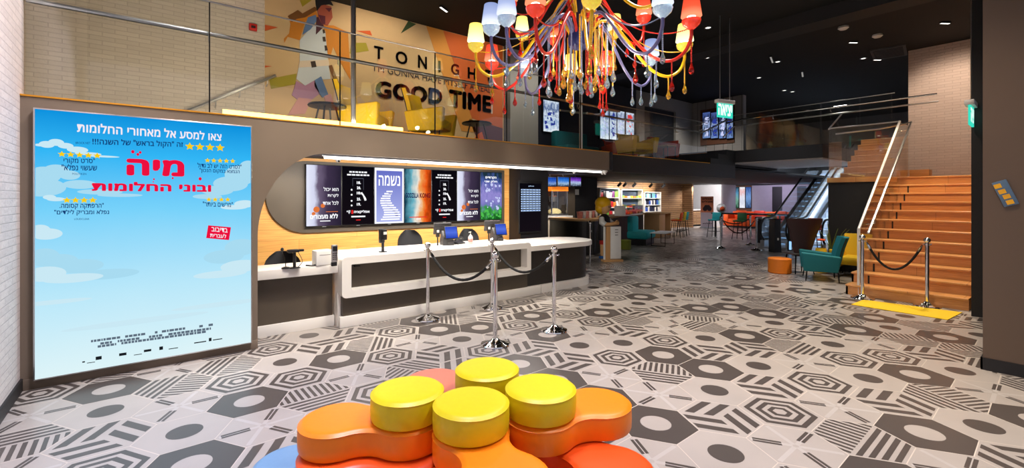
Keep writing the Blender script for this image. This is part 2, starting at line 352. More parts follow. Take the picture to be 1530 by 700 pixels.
_t('E', [(5, 0), (3, -1), (3, 3), (6, 3), (7, 2), (7, 0), (0, 2), (1, 5), (-9, 3), (-6, 2), (-9, 4), (-11, 4), (-9, 1), (-7, 5)])
_t('F', [(3, 0), (6, 0), (2, -1), (4, -2), (3, 2), (5, 3), (0, 1), (-1, 2), (0, -1), (0, 5), (2, 5), (-8, 2), (-6, 1), (-10, 4), (-10, 2), (-6, 5), (-6, 3), (-4, 5)])
ER = {(3, -1): 3, (5, 0): 1, (3, 0): 1, (2, -1): 1, (6, 0): 1, (5, 3): 1, (-8, 2): 1, (-10, 2): 1, (0, 1): 0, (-6, 1): 0, (3, 2): 0}
rt = random.Random(11)
fm = MB(); fm.m = 2
fm.box(-1.5, 30, -4, 20, -.05, 0)
RH = PITCH / sqrt(3)
def tile_prims(kind, rot):
    R = RH - .0035; V = [(R * cos(pi / 6 + k * pi / 3), R * sin(pi / 6 + k * pi / 3)) for k in range(6)]
    out = []
    hexa = lambda f: [(x * f, y * f) for x, y in V]
    if kind in 'AB': out = [(hexa(1), 0 if kind == 'A' else 1, 0), (disc2((0, 0), RH * .37, 28), 1 if kind == 'A' else 0, 1)]
    elif kind == 'C':
        out = [(hexa(1), 0, 0)] + [(hexa(f), (k + 1) % 2, k + 1) for k, f in enumerate((.86, .71, .58, .43, .30, .17))]
    elif kind == 'D':
        out = [(hexa(1), 0, 0)]
        for k in range(3):
            a = Vector(V[(2 * k + rot) % 6]); b = Vector(V[(2 * k + 1 + rot) % 6]); c = Vector(V[(2 * k + 2 + rot) % 6])
            # rhombus (0, a, b, c): two bars parallel to one side
            for t0, t1 in ((.16, .40), (.62, .86)):
                out.append(([tuple(a * .04 + c * t0), tuple(a * .96 + c * t0), tuple(a * .96 + c * t1), tuple(a * .04 + c * t1)], 1, 1))
    elif kind == 'E':
        out = [(hexa(1), 0, 0)]
        d = Vector(V[rot % 6]).normalized(); n = Vector((-d.y, d.x))
        for k in range(4):
            h0 = .09 * R + k * .20 * R; h1 = h0 + .11 * R; l0 = R * .97 - h0 / sqrt(3); l1 = R * .97 - h1 / sqrt(3)
            out.append(([tuple(d * -l0 + n * h0), tuple(d * l0 + n * h0), tuple(d * l1 + n * h1), tuple(d * -l1 + n * h1)], 1, 1))
        for k in range(11):
            s0 = -R * .92 + k * R * .175; s1 = s0 + R * .09
            hh = lambda q: min(.84 * R, sqrt(3) * (R - abs(q)) * .97)
            out.append(([tuple(d * s0), tuple(d * s1), tuple(d * s1 - n * hh(s1)), tuple(d * s0 - n * hh(s0))], 1, 1))
    else:
        out = [(hexa(1), 0, 0)]
        for k in range(6):
            d = Vector(V[(k + rot) % 6]).normalized(); n = Vector((-d.y, d.x))
            if k % 2:
                for o in (-.088, .012): out.append(([tuple(d * R * q + n * R * (o + w_)) for q, w_ in ((.28, 0), (.88, 0), (.88, .076), (.28, .076))], 1, 2))
            out.append(([tuple(d * R * q + n * R * w_) for q, w_ in ((.06, -.05), (.92, -.05), (.92, .05), (.06, .05))], 3, 1))
    return out
for i in range(-16, 70):
    for j in range(-45, 45):
        hx, hy = i + .5 * j, j * sqrt(3) / 2
        X = HU[0] * hx - HU[1] * hy + HO[0]; Y = HU[1] * hx + HU[0] * hy + HO[1]
        p = cw(X, Y)
        kind = TILES.get((i, j)); rk = rt.choice('ABCDEF'); rot = rt.randrange(6)
        if Y < -.6 or abs(X) > 1.2 * (Y + 2) + .5 or Y > 29 or not (-1 < p.x < 29.2 and -3.5 < p.y < 18): continue
        kind = kind or rk; rot = ER.get((i, j), rot)
        ang = HANG + atan2(CA, SA) - pi / 2
        ca, sa = cos(HANG), sin(HANG)
        for pts, mi, lv in tile_prims(kind, rot):
            q = [cw(X + ca * x - sa * y, Y + sa * x + ca * y) for x, y in pts]
            fm.m = mi; fm.poly([(v.x, v.y, .0004 + lv * .00035) for v in q])
struct(fm.build('floor', ['tile_light', 'tile_dark', 'grout', 'tile_streak']))

# ---- ceiling, outer walls
ZC, ZM = 5.2, 2.61
struct(MB().box(-1.5, 30, -4, 16, ZC, ZC + .2).build('ceiling', 'ceiling'))
cb = MB(); cb.box(9.6, 10.1, -4, 9.0, 4.95, ZC); struct(cb.build('trim_1', 'black_wall'))
struct(MB().box(-1.25, -.90, .6, 5.95, 0, ZC).box(-1.4, -1.25, .6, 8.4, 0, ZC).build('wall_left', 'white_brick_left'))
struct(MB().box(-.90, -.882, .6, 5.8, 0, .11, .004).build('baseboard_left', 'dark_fascia'))
# ---- mezzanine front: a taupe wall with a round-cornered opening, the fascia above it
Y0 = 5.80
xo = ay(385, 430, Y0).x; zt = 2.25; rx, rz = .78, 1.0
po = [(-.90, 0), (xo, 0)] + [(xo + rx - rx * cos(t), zt - rz + rz * sin(t)) for t in [pi / 2 * k / 24 for k in range(25)]]
XE = 7.36
po += [(XE - .3, zt), (XE - .3, ZM - .012), (-.90, ZM - .012)]
struct(MB().prism(po, Y0, Y0 + .12, 'y').build('wall_front', 'taupe'))
struct(MB().box(-.90, XE - .3, Y0 - .012, Y0 + .12, ZM - .012, ZM + .004, .003).build('trim_2', 'gold'))
struct(MB().box(-.882, xo, Y0 - .014, Y0, 0, .10, .004).build('baseboard_front', 'taupe'))
# rounded end of the fascia
arc = [(XE - .3 + .3 * sin(t), Y0 + .3 - .3 * cos(t)) for t in [pi / 2 * k / 10 for k in range(11)]]
endp = arc + [(XE, 6.3), (XE - .12, 6.3)] + [(XE - .3 + .18 * sin(t), Y0 + .3 - .18 * cos(t)) for t in [pi / 2 * (10 - k) / 10 for k in range(11)]]
struct(MB().prism(endp, zt, ZM).build('trim_3', 'dark_fascia'))
# mezzanine slab and soffits
mz = MB(); mz.box(-1.25, XE - .1, Y0 + .12, 8.3, 2.42, ZM); mz.box(XE - .1, 12.9, 6.12, 9.0, 2.42, ZM)
struct(mz.build('floor_mezzanine', 'black_wall'))
struct(MB().box(-.9, XE - .12, Y0 + .12, 6.25, zt, 2.42).build('ceiling_counter', 'navy_wall'))
struct(MB().box(-.9, 9.0, 6.25, 8.0, 2.36, 2.42).build('ceiling_counter_back', 'dark_fascia'))
f2 = MB().box(XE - .02, 12.9, 6.10, 6.22, 2.25, ZM); struct(f2.build('wall_fascia', 'dark_fascia'))
struct(MB().box(XE - .02, 11.5, 6.095, 6.225, ZM, ZM + .012).build('trim_4', 'gold'))
struct(MB().box(9.0, 28.5, 6.22, 18, 2.50, 2.56).box(XE - .1, 9.0, 6.22, 11.0, 2.44, 2.50).box(-.9, XE - .1, 8.0, 8.3, 2.36, 2.42).build('ceiling_low', 'black_wall'))
# oak wall behind the counter, with a dark rounded panel for the screens
struct(MB().box(-.9, 6.30, 8.0, 8.15, 0, 2.36).build('wall_counter', 'oak'))
pL = ay(397, 300, 7.98).x; pz0, pz1 = 1.12, 2.36
rr = (pz1 - pz0) / 2
dp = [(6.12, pz0 + .0)] + [(6.12, pz1 - .05)] + [(pL + .62, pz1 - .05)] + [(pL + .62 - .62 * sin(t), (pz0 + pz1 - .05) / 2 + (pz1 - .05 - pz0) / 2 * cos(t)) for t in [pi * k / 24 for k in range(1, 24)]] + [(pL + .62, pz0)]
struct(MB().prism(dp, 7.965, 8.0, 'y').build('trim_5', 'charcoal'))
# back walls of the mezzanine
struct(MB().box(-1.25, 1.45, 8.3, 8.5, ZM, ZC).build('wall_back_brick', 'white_brick'))
struct(MB().box(1.45, 6.36, 8.3, 8.5, ZM, ZC).build('wall_mural', mat('mural_cream', (206, 176, 132), .75, var=.04)))
struct(MB().box(6.36, 6.52, 8.26, 8.5, ZM, ZC).build('trim_6', 'charcoal'))
struct(MB().box(6.52, 7.42, 8.30, 9.0, ZM, ZC).build('wall_back_concrete', 'concrete'))
bw = MB(); bw.box(7.42, 12.3, 9.0, 9.2, ZM, ZC); struct(bw.build('wall_back_dark', 'navy_wall'))
gw = MB(); gw.box(12.3, 12.75, 9.0, 9.2, ZM, ZC); gw.box(14.6, 15.9, 9.0, 9.2, ZM, ZC); gw.box(12.75, 14.6, 9.0, 9.2, 4.75, ZC); struct(gw.build('wall_back_grey', 'concrete'))
dd = MB(); dd.box(12.75, 14.6, 9.08, 9.2, ZM, 4.75); struct(dd.build('door_1', 'black_paint'))  # black sheet across the open doorway; its darkness is put into the colour
# board-clad wall that carries four film screens on the upper level
cl = MB(); cl.box(15.7, 15.9, 7.15, 9.0, 2.56, ZC); struct(cl.build('wall_clad', planks('grey_cladding', (150, 146, 144), (138, 134, 132), (84, 82, 82), .32, 6, 'YZ', .6, .01, .2)))
# upper level: bridge, far slabs
ZB = 3.03
br = MB(); br.box(12.9, 16.5, 3.97, 6.4, 2.70, ZB); br.box(12.9, 16.5, 6.4, 9.0, 2.62, ZB); br.box(16.5, 24, 2.62, 5.0, 2.70, ZB); br.box(16.5, 24, 7.15, 9, 2.70, ZB); br.box(22.4, 24, 5.0, 7.15, 2.70, ZB)
struct(br.build('floor_upper', 'black_paint'))
struct(MB().box(13.0, 16.4, 4.0, 6.3, 2.67, 2.70).build('ceiling_bridge', 'white_wall'))
for k, xs in enumerate((11.55, 11.95, 12.4)):
    struct(MB().box(xs, 12.9, 6.10, 9.0, ZM + .0 + k * .14, ZM + .14 + k * .14).build('trim_%d' % (7 + k), 'black_paint'))
struct(MB().box(24, 24.2, -.4, 12, ZB, ZC).build('wall_upper_far', mat('dim_upper_wall', (92, 86, 84), .7)))
struct(MB().box(15.9, 24, 9.0, 9.2, ZB, ZC).build('wall_upper_side', 'charcoal'))
# ground floor far walls
struct(MB().box(26.6, 26.8, 13.4, 18, 0, 2.50).build('wall_far_white', 'white_wall'))
struct(MB().box(28.5, 28.7, 2, 13.5, 0, 2.75).box(26.8, 28.7, 13.4, 13.5, 0, 2.50).build('wall_far_lilac', 'lilac_wall'))
struct(MB().box(28.4, 28.5, 2, 13.4, 2.45, 3.4).build('ceiling_far_edge', 'black_paint'))
dn = 0
for u0, u1 in ((1154, 1168), (1191, 1204)):
    p, q = ax(u0, 300, 28.46), ax(u1, 300, 28.46); dn += 1
    struct(MB().box(28.44, 28.5, q.y, p.y, 0, 2.35).build('door_%d' % (dn + 1), 'black_paint'))
sl = MB(); sl.box(14.0, 24.2, 14.5, 14.65, 0, 2.50); struct(sl.build('wall_shop', 'slat_oak'))
struct(MB().box(24.2, 24.35, 13.9, 18, 0, 2.50).build('wall_shop_side', 'slat_oak_x'))
struct(MB().box(7.0, 14.1, 12.2, 12.35, 0, 2.50).box(14.0, 14.1, 12.35, 14.5, 0, 2.50).build('wall_concession', 'black_wall'))
struct(MB().box(6.85, 7.0, 8.4, 12.2, 0, 2.44).build('wall_concession_left', 'black_wall'))
struct(MB().box(11.95, 12.5, 11.9, 12.2, 0, 2.50).build('wall_concession_pier', 'charcoal'))
# black kiosk column
struct(MB().box(6.28, 7.10, 7.6, 8.4, 0, 2.36).build('wall_column', 'dark_fascia'))
# right: brick wall over the stairs, black jamb, near pier
struct(MB().box(14.1, 14.3, -.4, 2.58, 0, ZC).build('wall_stair_brick', 'pink_brick'))
struct(MB().box(9.22, 9.56, .2, .995, 0, ZC).build('wall_stair_jamb', 'black_paint'))
struct(MB().box(9.6, 14.1, -.4, .9, 0, ZC).build('wall_right', 'black_wall'))
struct(MB().box(6.45, 7.6, -4, .615, 0, ZC).build('wall_pier', 'pier'))
struct(MB().box(6.435, 6.45, -4, .63, 0, .12).box(6.435, 7.6, .615, .63, 0, .12).build('baseboard_right', 'dark_fascia'))
struct(MB().box(7.6, 9.6, -4, .2, 4.6, ZC).build('ceiling_beam', 'pier'))
# ================================================================== POSTER LIGHTBOX
YP = 5.72
pp = [ay(u, v, YP) for u, v in ((52, 163), (375, 190), (375, 512), (52, 568))]
px0, px1 = (pp[0].x + pp[3].x) / 2, (pp[1].x + pp[2].x) / 2; pz1, pz0 = (pp[0].z + pp[1].z) / 2, (pp[2].z + pp[3].z) / 2
lb = thing('poster_lightbox', 'tall backlit film poster in sky blue with red Hebrew title at left', 'lightbox', ((px0 + px1) / 2, YP, pz0))
MB().box(px0 - .012, px1 + .012, YP + .004, Y0, pz0 - .012, pz1 + .012, .004).build('frame', 'steel', lb, True)
sky = glow_ramp('poster_sky', [(0, (222, 244, 248)), (.3, (186, 232, 250)), (.62, (120, 210, 250)), (.85, (50, 182, 245)), (1, (12, 146, 222))], 1.0, noise=.06)
MB().box(px0, px1, YP, YP + .004, pz0, pz1).build('poster_print', sky, lb, True)
def on(pl):                                        # pixel -> (x, z) on the plane y = pl
    return lambda u, v: (lambda p: (p.x, p.z))(ay(u, v, pl))
def f3(pl): return lambda x, z: (x, pl, z)
P = on(YP)
clip = lambda p: (min(max(p[0], px0 + .004), px1 - .004), min(max(p[1], pz0 + .004), pz1 - .004))
cloud_a, cloud_b = glow('cloud_light', (206, 238, 250), .95), glow('cloud_mid', (172, 224, 246), .95)
def clouds(name, m_, blobs, lvl):
    for k, (u, v, r, sy) in enumerate(blobs):
        c = P(u, v); rw = r * (ay(u + 1, v, YP).x - ay(u, v, YP).x); mb = MB()
        mb.poly([(q[0], YP - .0006 - lvl * .0004 - k * .00001, q[1]) for q in map(clip, disc2(c, rw, 28, 1, sy))])
        mb.build(name, m_, lb, True)
clouds('cloud_print', cloud_b, [(66, 262, 26, .7), (84, 256, 20, .7), (104, 262, 16, .6), (60, 280, 40, .5), (120, 276, 26, .35), (150, 287, 34, .16), (180, 292, 34, .1), (360, 262, 24, .7), (345, 275, 26, .5), (325, 285, 24, .35), (372, 250, 14, .8), (310, 294, 22, .2), (66, 385, 24, .8), (90, 392, 28, .6), (120, 398, 36, .4), (360, 370, 24, .6), (335, 384, 30, .4), (160, 410, 50, .2)], 0)
clouds('cloud_print', cloud_a, [(70, 216, 12, .6), (84, 213, 12, .6), (98, 218, 12, .5), (116, 224, 16, .4), (62, 217, 12, .25), (132, 230, 20, .16), (155, 234, 24, .08), (74, 295, 10, .5), (84, 298, 14, .3), (366, 305, 16, .4), (350, 310, 20, .2), (70, 350, 24, .5), (60, 345, 16, .8), (68, 410, 32, .5), (110, 416, 46, .2), (360, 398, 30, .35), (330, 410, 40, .16), (80, 452, 60, .08), (330, 455, 70, .06), (210, 480, 110, .05)], 1)
YT = YP - .004
def line(txt, u0, v0, u1, v1, hpx, m_, bold=0.0, name='lettering', lvl=0, par=None, plane=None):
    pl = (YT if plane is None else plane) - lvl * .0005
    a, b = ay(u0, v0, pl), ay(u1, v1, pl)
    mid = ay((u0 + u1) / 2, (v0 + v1) / 2, pl); up = ay((u0 + u1) / 2, (v0 + v1) / 2 - hpx, pl)
    mb = MB(); letter(mb, txt, (a.x, a.z), (b.x, b.z), up.z - mid.z, f3(pl), bold)
    return mb.build(name, m_, par or lb, True)
T_WHITE, T_NAVY, T_RED, T_STAR = glow('poster_white', (244, 236, 244), 1.0), glow('poster_navy', (20, 62, 120), .9), glow('poster_red', (236, 16, 62), 1.0), glow('poster_star', (246, 206, 24), 1.0)
line(heb('צאו למסע אל מאחורי החלומות'), 115, 197.5, 331, 211, 14, T_WHITE, .028, 'lettering')
line(heb('זה "הקול בראש" של השנה!!!'), 138, 218.5, 273.5, 222.5, 11.5, T_NAVY, .022, 'lettering')
line('BROCK.NET', 113, 215.3, 135, 215.6, 3.2, T_NAVY, .01, 'lettering')
line(heb('מיה'), 189, 262.3, 275.5, 264.2, 25, T_RED, .055, 'lettering')
line(heb('ובוני החלומות'), 137, 285.5, 315.5, 287, 13.8, T_RED, .05, 'lettering')
for u, v, r in ((198.5, 227, 2.6), (206, 231, 2.2), (209.5, 228, 2), (258, 266.5, 1.5), (230, 268, 1.4), (229, 272, 1.0), (299, 267.5, 2.4)):
    c = P(u, v); s_ = ay(u + r, v, YT).x - ay(u, v, YT).x; mb = MB(); mb.poly([(q[0], YT, q[1]) for q in disc2(c, s_, 10, 1, 1.3)]); mb.build('title_dot', T_RED, lb, True)
line(heb('"סרט מקורי'), 95, 246, 142, 246.5, 10, T_NAVY, .018, 'lettering'); line(heb('שעשוי נפלא"'), 92, 254.6, 145, 255, 9, T_NAVY, .018, 'lettering'); line('POLITIKEN', 108, 261.4, 129, 261.6, 2.8, T_NAVY, .01, 'lettering')
line(heb('"לסרט הזה יש לב גדול'), 295, 250.6, 361, 253, 7.2, T_NAVY, .014, 'lettering'); line(heb('הנמצא במקום הנכון"'), 298, 258.8, 358, 261, 7.2, T_NAVY, .014, 'lettering')
line(heb('"הרפתקה קסומה.'), 89, 313.5, 155, 313, 9.6, T_NAVY, .018, 'lettering'); line(heb('נפלא ומבריק לילדים"'), 81, 322.8, 163, 322.2, 9, T_NAVY, .018, 'lettering'); line('LOUDCLEAR', 111, 329, 133.5, 329, 2.8, T_NAVY, .01, 'lettering')
line(heb('"מרשים ביותר"'), 303, 308.6, 348, 309.6, 7.2, T_NAVY, .014, 'lettering')
for row in ([(283.5 + 15.1 * k, 219 + .7 * k, 6.2) for k in range(4)], [(92.5 + 13.2 * k, 230.6 + .6 * k, 4.8) for k in range(5)], [(310 + 9.4 * k, 240 + .25 * k, 3.8) for k in range(5)], [(100 + 12.9 * k, 299.5, 5) for k in range(4)], [(312 + 9.4 * k, 298.6, 3.8) for k in range(4)]):
    for u, v, r in row:
        s_ = ay(u, v - r, YT).z - ay(u, v, YT).z; mb = MB(); mb.poly([(q[0], YT, q[1]) for q in star(P(u, v), s_)]); mb.build('star_print', T_STAR, lb, True)
mb = MB(); mb.poly([(q[0], YT, q[1]) for q in (P(311, 337), P(345, 340), P(342, 359), P(308, 356))]); bd = mb.build('badge', T_RED, lb, True)
line(heb('בדיבוב'), 316, 346, 340, 348, 6.4, T_WHITE, .02, 'badge_lettering', 2); line(heb('לעברית'), 314, 354.5, 338, 356.4, 6.4, T_WHITE, .02, 'badge_lettering', 2)
# illegible credit block and small logos along the foot
T_GREY = glow('poster_grey', (104, 120, 138), .8); rg = random.Random(3); mb = MB()
for row, (ua, va, ub, vb) in enumerate(((136, 512, 318, 487), (150, 515.5, 314, 493), (146, 520, 308, 497.5))):
    u = ua
    while u < ub:
        w_ = rg.uniform(2, 7); t = (u - ua) / (ub - ua); v = va + (vb - va) * t
        if rg.random() < .85: mb.poly([(q[0], YT, q[1]) for q in (P(u, v), P(u + w_, v - .13 * w_), P(u + w_, v - 3.4 - .13 * w_), P(u, v - 3.4))])
        u += w_ + 1.1
mb.build('credit_text', T_GREY, lb, True)
for u, v, w_, h in ((143, 536, 9, 5), (178, 530.5, 11, 4), (123, 541.5, 4, 2), (215, 525, 11, 3.4), (238, 521, 5.5, 5), (200, 531, 12, 1), (252, 522, 14, 1.2), (290, 513, 18, 1.6), (312, 508, 4, 5), (318, 508.5, 14, 1.4), (130, 543, 12, 1)):
    mb = MB(); mb.poly([(q[0], YT, q[1]) for q in (P(u, v + h / 2), P(u + w_, v + h / 2 - .15 * w_), P(u + w_, v - h / 2 - .15 * w_), P(u, v - h / 2))]); mb.build('logo_print', MATS.get('poster_ink') or glow('poster_ink', (30, 34, 40), .8), lb, True)

# ================================================================== MURAL
YM = 8.296
Q = on(YM)
mural = thing('mural', 'painted wall mural of a striding figure and the words tonight and good time', 'mural', (3.8, YM, ZM))
def mp(name, col, polys, lvl=0):
    mb = MB()
    for pl in polys:
        pts = [ay(u, v, YM - .004 - lvl * .003) for u, v in pl]
        n = len(pts); mb.add([(p.x, p.y, min(max(p.z, ZM), ZC - .005)) for p in pts] + [(p.x, YM, min(max(p.z, ZM), ZC - .005)) for p in pts], [tuple(range(n)), tuple(range(n, 2 * n))[::-1]] + [(k, (k + 1) % n, n + (k + 1) % n, n + k) for k in range(n)])
    return mb.build(name, mat('mural_' + name, col, .7, var=.04), mural, True)
mp('orange_field', (196, 92, 32), [[(660, 45), (751, 68), (751, 192), (690, 172), (700, 150)]])
mp('ochre_wedge', (206, 140, 56), [[(637, 38), (662, 45), (712, 198), (690, 196)]], 1)
mp('plum_field', (84, 38, 54), [[(700, 178), (751, 192), (751, 215), (712, 205)]], 1)
mp('orange_shard_pattern', (206, 88, 30), [[(712, 202), (720, 197), (724, 210), (708, 210)], [(396, 37), (415, 41), (396, 46)], [(533, 46), (553, 46), (556, 53)], [(396, 98), (406, 99), (396, 101)]], 2)
mp('green_shard', (52, 74, 40), [[(610, 30), (622, 36), (599, 50)]], 2)
mp('olive_shard_pattern', (166, 152, 40), [[(402, 118), (443, 110), (441, 126), (405, 133)], [(526, 64), (547, 64), (551, 76), (522, 80)], [(448, 0), (466, 0), (452, 10)]], 1)
mp('amber_cape_pattern', (204, 128, 28), [[(431, 24), (455, 22), (472, 14), (476, 26), (456, 32), (448, 60), (430, 55), (425, 64), (424, 58), (432, 50), (434, 36)], [(484, 38), (498, 38), (520, 48), (522, 80), (524, 120), (508, 92), (498, 70), (492, 90), (486, 60)]], 1)
mp('brown_cape_pattern', (120, 76, 30), [[(430, 24), (445, 15), (452, 20), (470, 10), (476, 14), (456, 26), (444, 28), (436, 33)], [(491, 98), (496, 97), (520, 158), (514, 162)]], 2)
mp('blue_pattern', (92, 122, 168), [[(460, 26), (472, 22), (474, 30), (464, 44), (452, 52)], [(470, 120), (480, 114), (491, 142), (482, 146), (470, 130)]], 3)
mp('tunic_pattern', (196, 204, 212), [[(462, 44), (470, 38), (486, 46), (490, 90), (448, 92), (448, 60)], [(448, 92), (490, 90), (494, 118), (470, 120), (456, 128), (443, 118)]], 2)
mp('mauve_leg', (178, 132, 164), [[(443, 121), (456, 128), (470, 120), (478, 140), (462, 152), (446, 150), (436, 142)]], 3)
mp('rose_pattern', (206, 152, 150), [[(446, 146), (466, 148), (456, 170), (430, 172)], [(484, 144), (494, 140), (500, 158), (488, 156)]], 4)
mp('plum_collar', (70, 26, 42), [[(473, 26), (480, 24), (484, 40), (472, 52)]], 4)
mp('belt', (214, 196, 176), [[(448, 91), (491, 89), (492, 98), (446, 101)]], 4)
mp('buckle_pattern', (52, 34, 24), [[(482, 44), (485, 44), (486, 49), (483, 50)], [(482, 55), (486, 55), (487, 62), (483, 62)], [(485, 68), (488, 68), (490, 75), (486, 76)], [(464, 92), (471, 91), (473, 100), (466, 101)]], 5)
mp('face', (168, 84, 62), [[(474, 10), (482, 6), (495, 10), (497, 26), (490, 38), (481, 36), (476, 26)]], 5)
mp('face_pattern', (92, 32, 50), [[(476, 22), (486, 24), (486, 36), (481, 36)], [(486, 12), (496, 12), (492, 18)]], 6)
mp('dark_hair', (24, 20, 26), [[(471, -14), (494, -16), (498, 8), (492, 6), (480, 8), (474, 16), (472, 6)]], 6)
INK = mat('mural_ink', (28, 28, 44), .7)
for ch, u0, v0, u1, v1 in (('T', 559, 87, 573, 90), ('O', 591, 94, 609, 98), ('N', 624.5, 101, 638, 104), ('I', 655, 107.5, 658.5, 108.4), ('G', 674, 111, 686, 113.5), ('H', 699, 117, 711, 119.5), ('T', 725, 121, 735, 123)):
    k = 7 * 1.0; hp = 19 if u0 < 640 else 17
    line(ch, u0, v0, u1, v1, hp, INK, .03, 'lettering', 0, mural, YM - .02)
line("I'M GONNA HAVE MYSELF A REAL", 559, 106.5, 734, 139.5, 10.5, INK, .006, 'lettering', 0, mural, YM - .02)
line('GOOD', 561, 146, 661, 157, 25, INK, .06, 'lettering', 0, mural, YM - .02); line('TIME', 671, 160, 734, 169, 26, INK, .06, 'lettering', 0, mural, YM - .02)
mp('letter_edge', (200, 190, 180), [[(735, 142), (736, 142), (736, 170), (734, 170)]], 3)
# ================================================================== TICKET COUNTERS
YF = 5.92
def rrect(x0, x1, z0, z1, r, n=6, corners=(1, 1, 1, 1)):
    out = []
    for (cx, cz, a0, on_) in ((x1 - r, z0 + r, -pi / 2, corners[1]), (x1 - r, z1 - r, 0, corners[2]), (x0 + r, z1 - r, pi / 2, corners[3]), (x0 + r, z0 + r, pi, corners[0])):
        if on_:
            for k in range(n + 1): a = a0 + pi / 2 * k / n; out.append((cx + r * cos(a), cz + r * sin(a)))
        else: out.append((cx + r * (1 if cos(a0 + .1) + sin(a0 + pi / 2 + .1) * 0 > 0 and a0 in (-pi / 2, 0) else -1), cz + r * (1 if a0 in (0, pi / 2) else -1)))
    return out
mc = thing('ticket_counter', 'long ticket counter with white rounded frame front and dark panels', 'counter', (3.5, 6.3, 0))
xa, xb = 1.92, 5.13
outer = rrect(xa, xb, .40, .93, .06); inner = rrect(xa + .12, xb - .09, .50, .832, .012)
# frame front as a ring with depth
mb = MB(); n_ = len(outer)
vs = [(p[0], YF, p[1]) for p in outer] + [(p[0], YF, p[1]) for p in inner] + [(p[0], 6.10, p[1]) for p in outer] + [(p[0], 6.10, p[1]) for p in inner]
fs = []
for k in range(n_):
    j = (k + 1) % n_
    fs += [(k, j, n_ + j, n_ + k), (k, 2 * n_ + k, 2 * n_ + j, j), (n_ + k, n_ + j, 3 * n_ + j, 3 * n_ + k), (2 * n_ + k, 3 * n_ + k, 3 * n_ + j, 2 * n_ + j)]
mb.add(vs, fs)
mb.build('frame', 'white_solid', mc, True)
MB().box(xa, xb, 6.10, 6.85, .83, .93, .01).build('worktop', 'white_solid', mc, True)
MB().box(xa + .1, xb - .05, 6.085, 6.13, .45, .85).build('front_panel', 'charcoal', mc, True)
MB().box(xa + .04, xb, 6.02, 6.14, .147, .44).build('front_panel', 'charcoal', mc, True)
MB().box(xa + .0, xb + .3, 6.0, 6.055, 0, .147, .004).build('plinth', 'white_solid', mc, True)
MB().box(xa, xa + .06, 6.10, 6.7, 0, .84).build('end_panel', 'white_solid', mc, True)
lk = MB(); lk.cyl((2.13, 6.085, .79), (2.13, 6.05, .79), .014, 10).cyl((2.13, 6.05, .79), (2.20, 6.05, .785), .008, 8); lk.build('lock_handle', 'black_metal', mc, True)
lc = thing('low_counter', 'lower white topped counter section beside the film poster wall', 'counter', (1.4, 6.5, 0))
MB().box(xo - .02, xa - .004, 6.06, 6.56, .72, .835, .008).build('worktop', 'white_solid', lc, True)
MB().box(xo - .02, xa - .03, 6.22, 6.30, .14, .73).build('front_panel', 'charcoal', lc, True)
MB().box(xo - .02, xa - .01, 6.20, 6.32, 0, .14, .004).build('plinth', 'white_solid', lc, True)
ec = thing('end_counter', 'rounded white end of the ticket counter over a black curved base', 'counter', (6.2, 6.6, 0))
def endpoly(x0, yf, yb, xr, n=14, r=None):
    r = (yb - yf) / 2; cy = (yf + yb) / 2
    return [(x0, yf)] + [(xr - r + r * sin(t), cy - r * cos(t)) for t in [pi * k / n for k in range(n + 1)]] + [(x0, yb)]
mb = MB(); mb.stack(endpoly(5.137, 5.98, 7.15, 7.12), [(.008, .765), (0, .772), (0, .853), (.008, .86)]); mb.build('worktop', 'white_solid', ec, True)
mb = MB(); mb.stack(endpoly(5.137, 6.06, 7.0, 6.96), [(0, .147), (0, .766)]); mb.build('base', 'counter_black', ec, True)
mb = MB(); mb.stack(endpoly(5.44, 6.0, 7.06, 7.02), [(0, 0), (0, .147)]); mb.build('plinth', 'white_solid', ec, True)

# ---- LED strip under the fascia, ceiling cameras
st = thing('led_light_strip', 'long white LED light line under the fascia over the counter', 'light', (4.4, 5.98, 2.25))
MB().box(1.72, 7.02, 5.96, 6.01, 2.20, 2.2495, .006).build('diffuser', 'led', st, True)
MB().box(1.70, 7.04, 5.95, 5.965, 2.232, 2.2495).box(1.70, 7.04, 6.005, 6.02, 2.232, 2.2495).build('housing', 'steel', st, True)
def dome(p, label):
    t = thing('security_camera', label, 'camera', p, 0, 'ceiling cameras')
    MB().lathe([(.052, 0), (.055, -.012), (.05, -.03), (.035, -.034)], n=18).build('base', 'white_plastic', t)
    MB().lathe([(.034, -.03), (.034, -.05), (.026, -.07), (.012, -.08), (.001, -.082)], n=18).build('dome', 'white_plastic', t)
    MB().cyl((0, -.02, -.062), (0, -.042, -.07), .013, 10).build('lens', 'black_plastic', t)
for u, v, y, z, lb_ in ((505, 235, 6.12, zt, 'white dome camera under the soffit above the first screen'), (858, 258, 6.15, zt, 'white dome camera under the soffit near the light line end'), (911, 252, 5.98, zt, 'left of two white dome cameras at the fascia corner'), (919.5, 251, 6.05, zt, 'right of two white dome cameras at the fascia corner')):
    q = ay(u, v, y); dome((min(q.x, 7.15), y, z - .0), lb_)

